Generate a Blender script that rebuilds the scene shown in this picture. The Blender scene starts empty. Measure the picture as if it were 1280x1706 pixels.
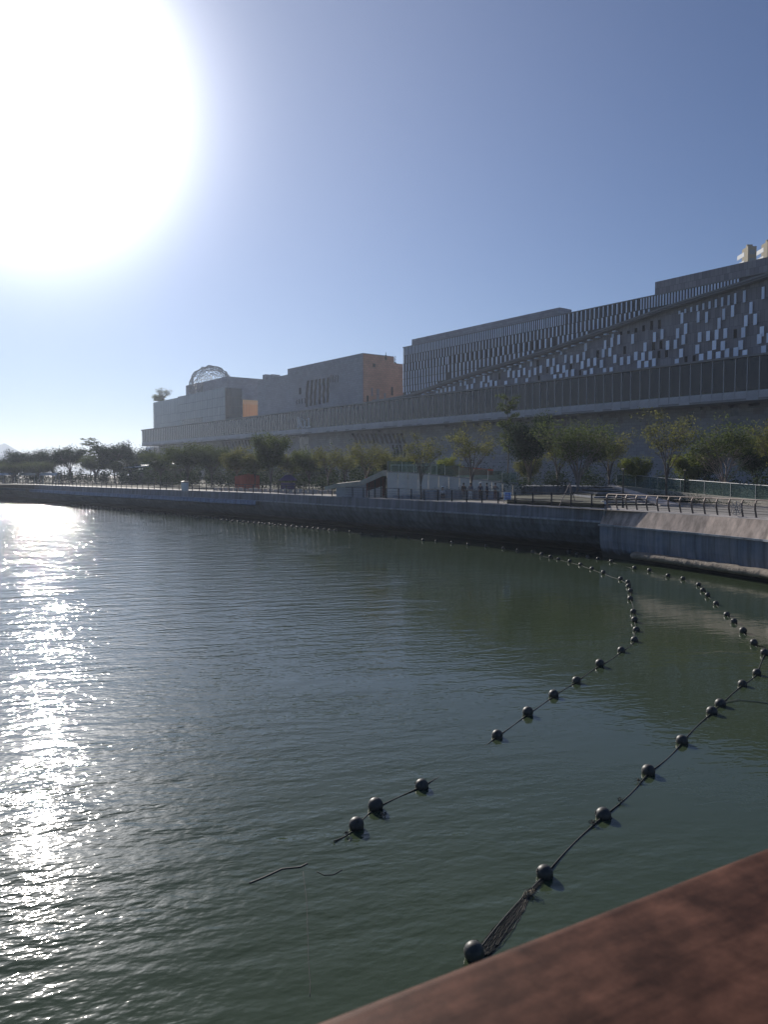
import bpy, bmesh, math, random
from mathutils import Vector, Matrix
rad = math.radians
sc = bpy.context.scene
C = sc.collection

# ------------------------------------------------------------------ camera
CAMZ = 6.5
PITCH = rad(3.02)
F = 1290.0
cam_d = bpy.data.cameras.new('camera')
cam = bpy.data.objects.new('camera', cam_d); C.objects.link(cam)
cam.location = (0, 0, CAMZ)
cam.rotation_euler = (math.pi/2 - PITCH, 0, 0)
cam_d.sensor_fit = 'VERTICAL'; cam_d.sensor_height = 36.0
cam_d.lens = F/1706*36.0
cam_d.clip_start = 0.05; cam_d.clip_end = 9000
cam_d.dof.use_dof = True; cam_d.dof.focus_distance = 30; cam_d.dof.aperture_fstop = 9.0
sc.camera = cam

# ------------------------------------------------------------------ world and sun
SUN_AZ = rad(-24.3)      # left of the view direction (+Y)
SUN_EL = rad(23.5)
sun_dir = Vector((math.sin(SUN_AZ)*math.cos(SUN_EL), math.cos(SUN_AZ)*math.cos(SUN_EL), math.sin(SUN_EL)))
w = bpy.data.worlds.new('World'); sc.world = w; w.use_nodes = True
nt = w.node_tree; nt.nodes.clear()
def N(nt, t, **k):
    n = nt.nodes.new(t)
    for a, b in k.items(): setattr(n, a, b)
    return n
def L(nt, a, b): nt.links.new(a, b)
out = N(nt, 'ShaderNodeOutputWorld')
sky = N(nt, 'ShaderNodeTexSky', sky_type='NISHITA')
sky.sun_disc = False; sky.sun_elevation = SUN_EL; sky.sun_rotation = SUN_AZ
sky.altitude = 0; sky.air_density = 1.0; sky.dust_density = 0.05; sky.ozone_density = 2.0
bg = N(nt, 'ShaderNodeBackground'); bg.inputs['Strength'].default_value = 0.048
tint = N(nt, 'ShaderNodeMix', data_type='RGBA', blend_type='MULTIPLY'); tint.inputs[0].default_value = 1
tint.inputs[7].default_value = (0.78, 0.90, 1.22, 1)
L(nt, sky.outputs[0], tint.inputs[6]); L(nt, tint.outputs[2], bg.inputs[0])
# the bright, over-exposed air round the sun
tc = N(nt, 'ShaderNodeTexCoord')
dot = N(nt, 'ShaderNodeVectorMath', operation='DOT_PRODUCT'); dot.inputs[1].default_value = sun_dir
nrm = N(nt, 'ShaderNodeVectorMath', operation='NORMALIZE')
L(nt, tc.outputs['Generated'], nrm.inputs[0]); L(nt, nrm.outputs[0], dot.inputs[0])
ac = N(nt, 'ShaderNodeMath', operation='ARCCOSINE'); L(nt, dot.outputs['Value'], ac.inputs[0])
def gl(width, power, amp):
    a = N(nt, 'ShaderNodeMath', operation='DIVIDE'); L(nt, ac.outputs[0], a.inputs[0]); a.inputs[1].default_value = rad(width)
    b = N(nt, 'ShaderNodeMath', operation='POWER'); L(nt, a.outputs[0], b.inputs[0]); b.inputs[1].default_value = power
    c = N(nt, 'ShaderNodeMath', operation='MULTIPLY'); L(nt, b.outputs[0], c.inputs[0]); c.inputs[1].default_value = -1
    d = N(nt, 'ShaderNodeMath', operation='EXPONENT'); L(nt, c.outputs[0], d.inputs[0])
    e = N(nt, 'ShaderNodeMath', operation='MULTIPLY'); L(nt, d.outputs[0], e.inputs[0]); e.inputs[1].default_value = amp
    return e
g1 = gl(6.5, 1.9, 4.4); g2 = gl(19, 1.25, 0.46)
ga = N(nt, 'ShaderNodeMath', operation='ADD'); L(nt, g1.outputs[0], ga.inputs[0]); L(nt, g2.outputs[0], ga.inputs[1])
bg2 = N(nt, 'ShaderNodeBackground'); bg2.inputs[0].default_value = (0.97, 0.95, 0.95, 1); L(nt, ga.outputs[0], bg2.inputs[1])
ads = N(nt, 'ShaderNodeAddShader'); L(nt, bg.outputs[0], ads.inputs[0]); L(nt, bg2.outputs[0], ads.inputs[1])
L(nt, ads.outputs[0], out.inputs[0])

sd = bpy.data.lights.new('sun', 'SUN'); sd.energy = 4.6; sd.angle = rad(0.5); sd.color = (1.0, 0.93, 0.84)
so = bpy.data.objects.new('sun', sd); C.objects.link(so)
so.rotation_euler = sun_dir.to_track_quat('Z', 'Y').to_euler(); so.location = (0, 0, 60)

vs = sc.view_settings
vs.view_transform = 'Standard'; vs.look = 'None'; vs.gamma = 1; vs.exposure = 0.15; vs.use_curve_mapping = False
cy = sc.cycles
cy.use_denoising = True; cy.denoiser = 'OPENIMAGEDENOISE'
cy.max_bounces = 6; cy.diffuse_bounces = 2; cy.glossy_bounces = 3; cy.transmission_bounces = 3
cy.transparent_max_bounces = 10; cy.volume_bounces = 0
cy.sample_clamp_indirect = 4; cy.caustics_reflective = False; cy.caustics_refractive = False

# ------------------------------------------------------------------ pixel helpers (used to find real positions)
def ray(px, py):
    xc = (px-640)/F; zc = -(py-853)/F
    return Vector((xc, math.cos(PITCH)+zc*math.sin(PITCH), zc*math.cos(PITCH)-math.sin(PITCH)))
def G(px, py, z=0.0):
    r = ray(px, py); t = (z-CAMZ)/r.z
    return Vector((r.x*t, r.y*t, z))
def AT(px, Y, z=3.6):            # ground point seen at column px at depth Y
    r = ray(px, 800); return Vector((r.x/r.y*Y, Y, z))
def ZY(py, Y):                   # height of what is seen at row py at depth Y
    r = ray(640, py); return CAMZ + r.z/r.y*Y
E0 = Vector((58.5, 118.0)); U = Vector((-0.597, 0.802)).normalized(); NN = Vector((-U.y, U.x)); FANG = math.atan2(U.y, U.x)
def s_at(px, d=0.0):
    r = ray(px, 760); P = E0 + NN*d
    # t*r.xy = P + U*s
    det = r.x*(-U.y) - (-U.x)*r.y
    t = (P.x*(-U.y) + U.x*P.y)/det
    s = (r.x*P.y - r.y*P.x)/det
    return s
def zz(px, py, d=0.0):
    s = s_at(px, d); P = E0 + NN*d + U*s
    r = ray(px, py); return CAMZ + r.z/r.y*P.y
def d_at(px, s):                 # outward offset of the point seen at px on the line of fixed s
    lo, hi = -80.0, 10.0
    def f(d):
        P = E0 + NN*d + U*s; return P.x/P.y*math.cos(0) - ray(px, 760).x/ray(px, 760).y
    for _ in range(50):
        m = (lo+hi)/2
        if (f(lo) > 0) == (f(m) > 0): lo = m
        else: hi = m
    return (lo+hi)/2

# ------------------------------------------------------------------ mesh helpers
class MB:
    def __init__(s): s.v = []; s.f = []
    def add(s, vs_, fs_):
        k = len(s.v); s.v += [tuple(a) for a in vs_]; s.f += [tuple(i+k for i in f) for f in fs_]
    def box(s, x0, x1, y0, y1, z0, z1):
        s.add([(x0,y0,z0),(x1,y0,z0),(x1,y1,z0),(x0,y1,z0),(x0,y0,z1),(x1,y0,z1),(x1,y1,z1),(x0,y1,z1)],
              [(0,3,2,1),(4,5,6,7),(0,1,5,4),(1,2,6,5),(2,3,7,6),(3,0,4,7)])
    def tube(s, pts, r, n=6, cap=True):
        pts = [Vector(p) for p in pts]; rs = r if isinstance(r, (list, tuple)) else [r]*len(pts)
        k = len(s.v)
        for i, p in enumerate(pts):
            a = pts[max(i-1, 0)]; b = pts[min(i+1, len(pts)-1)]; t = (b-a)
            t = t.normalized() if t.length > 1e-9 else Vector((0,0,1))
            up = Vector((0,0,1)) if abs(t.z) < .95 else Vector((1,0,0))
            x = t.cross(up).normalized(); y = t.cross(x).normalized()
            for j in range(n):
                q = 2*math.pi*j/n; s.v.append(tuple(p + (x*math.cos(q)+y*math.sin(q))*rs[i]))
        for i in range(len(pts)-1):
            for j in range(n):
                s.f.append((k+i*n+j, k+i*n+(j+1)%n, k+(i+1)*n+(j+1)%n, k+(i+1)*n+j))
        if cap:
            s.f.append(tuple(k+j for j in range(n))); e = k+(len(pts)-1)*n; s.f.append(tuple(e+n-1-j for j in range(n)))
    def sphere(s, c, r, nu=10, nv=7, sq=1.0):
        k = len(s.v); c = Vector(c)
        s.v.append((c.x, c.y, c.z+r*sq))
        for i in range(1, nv):
            a = math.pi*i/nv
            for j in range(nu):
                q = 2*math.pi*j/nu; s.v.append((c.x+r*math.sin(a)*math.cos(q), c.y+r*math.sin(a)*math.sin(q), c.z+r*sq*math.cos(a)))
        s.v.append((c.x, c.y, c.z-r*sq)); e = len(s.v)-1
        for j in range(nu):
            s.f.append((k, k+1+j, k+1+(j+1) % nu)); s.f.append((e, e-nu+(j+1) % nu, e-nu+j))
        for i in range(nv-2):
            for j in range(nu):
                a = k+1+i*nu; s.f.append((a+j, a+nu+j, a+nu+(j+1) % nu, a+(j+1) % nu))
    def prism(s, poly, z0, z1):       # poly: list of (x, y), extruded in z; z0/z1 numbers or lists
        n = len(poly); z0 = z0 if isinstance(z0, list) else [z0]*n; z1 = z1 if isinstance(z1, list) else [z1]*n
        k = len(s.v)
        s.v += [(p[0], p[1], z) for p, z in zip(poly, z0)] + [(p[0], p[1], z) for p, z in zip(poly, z1)]
        s.f.append(tuple(k+n-1-i for i in range(n))); s.f.append(tuple(k+n+i for i in range(n)))
        for i in range(n): s.f.append((k+i, k+(i+1) % n, k+n+(i+1) % n, k+n+i))
    def loft(s, rows, closed=False):
        k = len(s.v); m = len(rows[0])
        for r in rows: s.v += [tuple(p) for p in r]
        for i in range(len(rows)-1):
            for j in range(m if closed else m-1):
                s.f.append((k+i*m+j, k+i*m+(j+1) % m, k+(i+1)*m+(j+1) % m, k+(i+1)*m+j))
    def mesh(s, name, mat, smooth=False):
        me = bpy.data.meshes.new(name); me.from_pydata(s.v, [], s.f); me.update()
        if mat: me.materials.append(mat)
        if smooth:
            for p in me.polygons: p.use_smooth = True
        return me
    def build(s, name, mat, parent=None, smooth=False, fix=True):
        me = s.mesh(name, mat, smooth)
        if fix:
            bm = bmesh.new(); bm.from_mesh(me); bmesh.ops.recalc_face_normals(bm, faces=bm.faces); bm.to_mesh(me); bm.free()
        return ob(name, me, parent)
def ob(name, data, parent=None, loc=None, rot=None, scale=None):
    o = bpy.data.objects.new(name, data); C.objects.link(o)
    if parent: o.parent = parent
    if loc is not None: o.location = loc
    if rot is not None: o.rotation_euler = rot
    if scale is not None: o.scale = scale
    return o
def tag(o, label=None, cat=None, group=None, kind=None):
    if label: o['label'] = label
    if cat: o['category'] = cat
    if group: o['group'] = group
    if kind: o['kind'] = kind
    return o
def thing(name, label, cat, loc=(0,0,0), rz=0, group=None):
    return tag(ob(name, None, None, loc, (0,0,rz)), label, cat, group)
_ub = {}
def unit_box(mat):
    if mat.name not in _ub:
        m = MB(); m.box(-.5,.5,-.5,.5,-.5,.5); _ub[mat.name] = m.mesh('piece', mat)
    return _ub[mat.name]
def piece(name, mat, parent, x0, x1, y0, y1, z0, z1, rz=0, kind=None):
    o = ob(name, unit_box(mat), parent, ((x0+x1)/2, (y0+y1)/2, (z0+z1)/2), (0,0,rz), (abs(x1-x0), abs(y1-y0), abs(z1-z0)))
    if kind: o['kind'] = kind
    return o
def copy_tree(o, parent=None):
    c = o.copy(); C.objects.link(c); c.parent = parent
    for ch in [x for x in list(o.children)]: copy_tree(ch, c)
    return c

# ------------------------------------------------------------------ materials
def mat(name, col, rough=.7, metal=0, spec=.5, var=0.0, vscale=2.0, bump=0.0, bscale=20, rnd=0.0, col2=None, stretch=(1,1,1), coord='Object'):
    m = bpy.data.materials.new(name); m.use_nodes = True; t = m.node_tree
    b = t.nodes['Principled BSDF']; b.inputs['Roughness'].default_value = rough; b.inputs['Metallic'].default_value = metal
    b.inputs['Specular IOR Level'].default_value = spec; b.inputs['Base Color'].default_value = (*col, 1)
    last = None
    if var > 0 or col2 or bump > 0:
        c = N(t, 'ShaderNodeTexCoord'); mp = N(t, 'ShaderNodeMapping'); mp.inputs['Scale'].default_value = stretch
        if coord == 'World':
            ge = N(t, 'ShaderNodeNewGeometry'); L(t, ge.outputs['Position'], mp.inputs[0])
        else: L(t, c.outputs[coord], mp.inputs[0])
    if var > 0 or col2:
        n = N(t, 'ShaderNodeTexNoise'); n.inputs['Scale'].default_value = vscale; n.inputs['Detail'].default_value = 6; n.inputs['Roughness'].default_value = .65
        L(t, mp.outputs[0], n.inputs['Vector'])
        r = N(t, 'ShaderNodeValToRGB'); r.color_ramp.elements[0].position = .3; r.color_ramp.elements[1].position = .7
        c2 = col2 or tuple(min(1, x*(1+var)) for x in col); c1 = col if col2 else tuple(x*(1-var) for x in col)
        r.color_ramp.elements[0].color = (*c1, 1); r.color_ramp.elements[1].color = (*c2, 1)
        L(t, n.outputs['Fac'], r.inputs[0]); last = r.outputs[0]
    if rnd > 0:
        oi = N(t, 'ShaderNodeObjectInfo'); mr = N(t, 'ShaderNodeMapRange'); mr.inputs['To Min'].default_value = 1-rnd; mr.inputs['To Max'].default_value = 1+rnd
        L(t, oi.outputs['Random'], mr.inputs['Value'])
        mx = N(t, 'ShaderNodeVectorMath', operation='SCALE')
        if last: L(t, last, mx.inputs[0])
        else: mx.inputs[0].default_value = col
        L(t, mr.outputs[0], mx.inputs['Scale']); last = mx.outputs[0]
    if last: L(t, last, b.inputs['Base Color'])
    if bump > 0:
        n2 = N(t, 'ShaderNodeTexNoise'); n2.inputs['Scale'].default_value = bscale; n2.inputs['Detail'].default_value = 5; L(t, mp.outputs[0], n2.inputs['Vector'])
        bp = N(t, 'ShaderNodeBump'); bp.inputs['Strength'].default_value = .6; bp.inputs['Distance'].default_value = bump
        L(t, n2.outputs['Fac'], bp.inputs['Height']); L(t, bp.outputs[0], b.inputs['Normal'])
    return m
def leafmat(name, c1, c2, trans=.35):
    m = bpy.data.materials.new(name); m.use_nodes = True; t = m.node_tree; b = t.nodes['Principled BSDF']
    b.inputs['Roughness'].default_value = .85; b.inputs['Specular IOR Level'].default_value = .12
    ge = N(t, 'ShaderNodeNewGeometry'); n = N(t, 'ShaderNodeTexNoise'); n.inputs['Scale'].default_value = .8; n.inputs['Detail'].default_value = 4
    L(t, ge.outputs['Position'], n.inputs['Vector'])
    r = N(t, 'ShaderNodeValToRGB'); r.color_ramp.elements[0].position = .35; r.color_ramp.elements[1].position = .65
    r.color_ramp.elements[0].color = (*c1, 1); r.color_ramp.elements[1].color = (*c2, 1)
    L(t, n.outputs['Fac'], r.inputs[0]); L(t, r.outputs[0], b.inputs['Base Color'])
    tr = N(t, 'ShaderNodeBsdfTranslucent'); L(t, r.outputs[0], tr.inputs[0])
    mx = N(t, 'ShaderNodeMixShader'); mx.inputs[0].default_value = trans
    L(t, b.outputs[0], mx.inputs[1]); L(t, tr.outputs[0], mx.inputs[2]); L(t, mx.outputs[0], t.nodes['Material Output'].inputs[0])
    return m
def glassmat(name, col, rough=.08, trans=.4, tcol=(.5,.55,.55), rn=(.7,1.35)):
    m = bpy.data.materials.new(name); m.use_nodes = True; t = m.node_tree; b = t.nodes['Principled BSDF']
    b.inputs['Base Color'].default_value = (*col, 1); b.inputs['Roughness'].default_value = rough; b.inputs['IOR'].default_value = 1.5
    oi = N(t, 'ShaderNodeObjectInfo'); mr = N(t, 'ShaderNodeMapRange'); mr.inputs['To Min'].default_value = rn[0]; mr.inputs['To Max'].default_value = rn[1]
    L(t, oi.outputs['Random'], mr.inputs['Value']); mx0 = N(t, 'ShaderNodeVectorMath', operation='SCALE'); mx0.inputs[0].default_value = col
    L(t, mr.outputs[0], mx0.inputs['Scale']); L(t, mx0.outputs[0], b.inputs['Base Color'])
    tr = N(t, 'ShaderNodeBsdfTransparent'); tr.inputs[0].default_value = (*tcol, 1)
    mx = N(t, 'ShaderNodeMixShader'); mx.inputs[0].default_value = trans
    L(t, b.outputs[0], mx.inputs[1]); L(t, tr.outputs[0], mx.inputs[2]); L(t, mx.outputs[0], t.nodes['Material Output'].inputs[0])
    return m
def stonemat(name, col, bw, bh, var=.12):
    m = bpy.data.materials.new(name); m.use_nodes = True; t = m.node_tree; b = t.nodes['Principled BSDF']; b.inputs['Roughness'].default_value = .6
    c = N(t, 'ShaderNodeTexCoord'); sp = N(t, 'ShaderNodeSeparateXYZ'); L(t, c.outputs['Object'], sp.inputs[0])
    ad = N(t, 'ShaderNodeMath', operation='ADD'); L(t, sp.outputs[0], ad.inputs[0]); L(t, sp.outputs[1], ad.inputs[1])
    cb = N(t, 'ShaderNodeCombineXYZ'); L(t, ad.outputs[0], cb.inputs[0]); L(t, sp.outputs[2], cb.inputs[1])
    br = N(t, 'ShaderNodeTexBrick'); br.inputs['Scale'].default_value = 1; br.inputs['Brick Width'].default_value = bw; br.inputs['Row Height'].default_value = bh
    br.inputs['Mortar Size'].default_value = .02; br.inputs['Bias'].default_value = 0
    br.inputs['Color1'].default_value = (*[x*(1-var) for x in col], 1); br.inputs['Color2'].default_value = (*[x*(1+var) for x in col], 1)
    br.inputs['Mortar'].default_value = (*[x*.45 for x in col], 1)
    L(t, cb.outputs[0], br.inputs['Vector'])
    n = N(t, 'ShaderNodeTexNoise'); n.inputs['Scale'].default_value = .12; n.inputs['Detail'].default_value = 5; L(t, c.outputs['Object'], n.inputs['Vector'])
    mr = N(t, 'ShaderNodeMapRange'); mr.inputs['From Min'].default_value = .3; mr.inputs['From Max'].default_value = .7; mr.inputs['To Min'].default_value = .85; mr.inputs['To Max'].default_value = 1.15
    L(t, n.outputs['Fac'], mr.inputs['Value'])
    sc_ = N(t, 'ShaderNodeVectorMath', operation='SCALE'); L(t, br.outputs['Color'], sc_.inputs[0]); L(t, mr.outputs[0], sc_.inputs['Scale'])
    L(t, sc_.outputs[0], b.inputs['Base Color'])
    return m

M = {}
M['stone'] = stonemat('brown_grey_stone', (.26,.25,.27), .72, 1.86, .2)
M['stone_light'] = stonemat('grey_stone', (.29,.30,.335), 1.2, .6)
M['warm'] = stonemat('stone_reflected_sun', (.50,.27,.17), 1.2, .6)  # grey stone tinted warm to stand for sunlight reflected onto the end wall
M['fascia'] = mat('fascia_panel', (.42,.43,.46), .5, var=.12, vscale=3, rnd=.08)
M['fin'] = mat('pale_fin', (.70,.78,.92), .35, metal=.1, rnd=.18, var=.08, vscale=2)
M['dark'] = mat('dark_opening', (.012,.012,.016), .8, spec=.1)
M['darkglass'] = glassmat('dark_glass', (.03,.035,.04), .06, .0)
M['bandglass'] = glassmat('band_glass', (.016,.018,.024), .07, .10, (.5,.53,.55))
M['curtain'] = glassmat('curtain_glass', (.30,.35,.38), .06, .22, (.7,.78,.78), (.93,1.07))
M['mullion'] = mat('mullion', (.5,.51,.53), .4, metal=.3)
M['mullion_dark'] = mat('dark_mullion', (.10,.11,.12), .4)
M['stone_shadow'] = stonemat('stone_fin_shadow', (.10,.095,.10), .72, 1.86, .2)
M['slab'] = mat('roof_slab', (.22,.22,.22), .6, var=.1)
M['interior'] = mat('interior', (.05,.045,.045), .8, var=.5, vscale=.25)
M['white'] = mat('white_paint', (.75,.76,.78), .5)
M['sign'] = mat('white_letter', (.8,.82,.85), .4)
M['orange'] = mat('orange_louvre_sun_glow', (.85,.52,.24), .5, rnd=.12)
_b = M['orange'].node_tree.nodes['Principled BSDF']; _b.inputs['Emission Color'].default_value = (1,.55,.25,1); _b.inputs['Emission Strength'].default_value = .06  # weak warm glow added in place of sunlight on the louvres
M['lattice'] = mat('dome_lattice', (.35,.37,.38), .5)
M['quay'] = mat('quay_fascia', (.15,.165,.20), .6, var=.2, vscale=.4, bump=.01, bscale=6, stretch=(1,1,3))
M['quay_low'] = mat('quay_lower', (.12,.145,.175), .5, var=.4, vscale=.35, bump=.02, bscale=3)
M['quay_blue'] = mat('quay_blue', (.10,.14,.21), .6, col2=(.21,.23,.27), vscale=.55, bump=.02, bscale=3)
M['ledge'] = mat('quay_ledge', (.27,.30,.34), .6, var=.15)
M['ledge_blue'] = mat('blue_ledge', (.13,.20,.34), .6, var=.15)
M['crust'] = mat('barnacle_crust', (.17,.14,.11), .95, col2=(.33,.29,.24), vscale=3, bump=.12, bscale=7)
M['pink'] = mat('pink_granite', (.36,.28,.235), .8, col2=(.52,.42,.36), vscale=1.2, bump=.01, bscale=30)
M['cap'] = mat('pale_cap', (.48,.43,.40), .7, var=.12)
M['paving'] = mat('paving', (.15,.14,.13), .85, col2=(.24,.225,.21), vscale=.5)
M['soil'] = mat('dark_soil', (.035,.035,.025), .95, col2=(.06,.065,.035), vscale=1)
M['concrete'] = mat('white_concrete', (.78,.74,.68), .8, var=.12, vscale=.7, rnd=.05)
M['cream'] = mat('cream_concrete', (.52,.48,.40), .8, var=.25, vscale=1.5)
M['railmetal'] = mat('rail_metal', (.14,.11,.10), .45, metal=.5)
M['raildark'] = mat('dark_rail_metal', (.03,.03,.032), .5, metal=.3)
M['railglass'] = glassmat('balustrade_glass', (.15,.21,.205), .1, .62, (.72,.82,.79))
M['bark'] = mat('bark', (.085,.07,.06), .9, col2=(.14,.115,.10), vscale=6)
M['bark_pale'] = mat('pale_bark', (.20,.16,.15), .85, col2=(.28,.23,.21), vscale=6)
M['leaf_a'] = leafmat('leaf_green', (.060,.085,.030), (.125,.155,.048), .42)
M['leaf_b'] = leafmat('leaf_olive', (.11,.12,.04), (.21,.21,.065), .45)
M['leaf_c'] = leafmat('leaf_dark', (.026,.044,.023), (.05,.078,.034), .28)
M['leaf_d'] = leafmat('leaf_yellow', (.10,.13,.025), (.22,.24,.05), .5)
M['hedge'] = leafmat('hedge_leaf', (.02,.04,.015), (.05,.08,.025), .2)
M['buoy'] = mat('black_float', (.018,.020,.021), .5, spec=.5, col2=(.065,.064,.055), vscale=7, bump=.004, bscale=25)
M['rope'] = mat('rope', (.03,.032,.03), .8, var=.4, vscale=20)
M['net'] = mat('net', (.05,.045,.035), .8, col2=(.09,.085,.07), vscale=12)
M['straw'] = mat('straw', (.30,.26,.19), .9)
M['red'] = mat('red_hoarding', (.50,.09,.045), .6, var=.15)
M['brick_red'] = mat('red_wall', (.16,.05,.045), .8, var=.2)
M['purple'] = mat('purple_cloth', (.05,.035,.20), .7)
M['brown'] = mat('brown_timber', (.13,.085,.06), .8, var=.25)
M['hut'] = mat('hut_wall', (.05,.055,.06), .6, var=.3)
M['hill'] = mat('hill', (.10,.13,.10), .95, var=.2, vscale=.01)
M['tower'] = mat('tower_render', (.20,.165,.085), .8, var=.1)
M['towerglass'] = mat('tower_window', (.10,.13,.14), .3)
M['boardblue'] = mat('board_print', (.10,.22,.62), .4)
M['boardwhite'] = mat('board_face', (.62,.72,.88), .4)

def weather(m, tide=.5, tcol=(.028,.034,.028)):
    t = m.node_tree; b = t.nodes['Principled BSDF']; src = b.inputs['Base Color'].links[0].from_socket
    ge = N(t, 'ShaderNodeNewGeometry'); mp = N(t, 'ShaderNodeMapping'); mp.inputs['Scale'].default_value = (2.2, 2.2, .10); L(t, ge.outputs['Position'], mp.inputs[0])
    n = N(t, 'ShaderNodeTexNoise'); n.inputs['Scale'].default_value = 1; n.inputs['Detail'].default_value = 7; n.inputs['Roughness'].default_value = .65; L(t, mp.outputs[0], n.inputs['Vector'])
    r_ = N(t, 'ShaderNodeMapRange'); r_.inputs['From Min'].default_value = .35; r_.inputs['From Max'].default_value = .68; r_.inputs['To Min'].default_value = .55; r_.inputs['To Max'].default_value = 1.35; L(t, n.outputs['Fac'], r_.inputs['Value'])
    s_ = N(t, 'ShaderNodeVectorMath', operation='SCALE'); L(t, src, s_.inputs[0]); L(t, r_.outputs[0], s_.inputs['Scale'])
    sp = N(t, 'ShaderNodeSeparateXYZ'); L(t, ge.outputs['Position'], sp.inputs[0])
    n2 = N(t, 'ShaderNodeTexNoise'); n2.inputs['Scale'].default_value = .9; n2.inputs['Detail'].default_value = 6; L(t, ge.outputs['Position'], n2.inputs['Vector'])
    ma = N(t, 'ShaderNodeMath', operation='MULTIPLY_ADD'); L(t, n2.outputs['Fac'], ma.inputs[0]); ma.inputs[1].default_value = 1.1; L(t, sp.outputs[2], ma.inputs[2])
    tr = N(t, 'ShaderNodeMapRange'); tr.inputs['From Min'].default_value = tide+.45; tr.inputs['From Max'].default_value = tide+.75; tr.inputs['To Min'].default_value = 1; tr.inputs['To Max'].default_value = 0; L(t, ma.outputs[0], tr.inputs['Value'])
    mx = N(t, 'ShaderNodeMix', data_type='RGBA'); L(t, tr.outputs[0], mx.inputs[0]); L(t, s_.outputs[0], mx.inputs[6]); mx.inputs[7].default_value = (*tcol, 1)
    L(t, mx.outputs[2], b.inputs['Base Color'])
for k_ in ('quay', 'quay_low', 'quay_blue', 'pink', 'ledge', 'ledge_blue'): weather(M[k_])
# wood of the handrail
m = mat('handrail_wood', (.036,.016,.011), .55, col2=(.14,.066,.044), vscale=14, bump=.0006, bscale=60, stretch=(.5,1,1), spec=.1)
M['wood'] = m
t = m.node_tree; b = t.nodes['Principled BSDF']
src = b.inputs['Base Color'].links[0].from_socket
c_ = N(t, 'ShaderNodeTexCoord')
n1 = N(t, 'ShaderNodeTexNoise'); n1.inputs['Scale'].default_value = 11; n1.inputs['Detail'].default_value = 12; n1.inputs['Roughness'].default_value = .7
L(t, c_.outputs['Object'], n1.inputs['Vector'])
r1 = N(t, 'ShaderNodeMapRange'); r1.inputs['From Min'].default_value = .35; r1.inputs['From Max'].default_value = .68; r1.inputs['To Min'].default_value = .42; r1.inputs['To Max'].default_value = 1.35
L(t, n1.outputs['Fac'], r1.inputs['Value'])
s1 = N(t, 'ShaderNodeVectorMath', operation='SCALE'); L(t, src, s1.inputs[0]); L(t, r1.outputs[0], s1.inputs['Scale'])
mp = N(t, 'ShaderNodeMapping'); mp.inputs['Scale'].default_value = (4, 75, 75); L(t, c_.outputs['Object'], mp.inputs[0])
n2 = N(t, 'ShaderNodeTexNoise'); n2.inputs['Scale'].default_value = 1; n2.inputs['Detail'].default_value = 3; L(t, mp.outputs[0], n2.inputs['Vector'])
r2 = N(t, 'ShaderNodeMapRange'); r2.inputs['From Min'].default_value = .35; r2.inputs['From Max'].default_value = .65; r2.inputs['To Min'].default_value = .8; r2.inputs['To Max'].default_value = 1.15
L(t, n2.outputs['Fac'], r2.inputs['Value'])
s2 = N(t, 'ShaderNodeVectorMath', operation='SCALE'); L(t, s1.outputs[0], s2.inputs[0]); L(t, r2.outputs[0], s2.inputs['Scale'])
L(t, s2.outputs[0], b.inputs['Base Color'])

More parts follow.
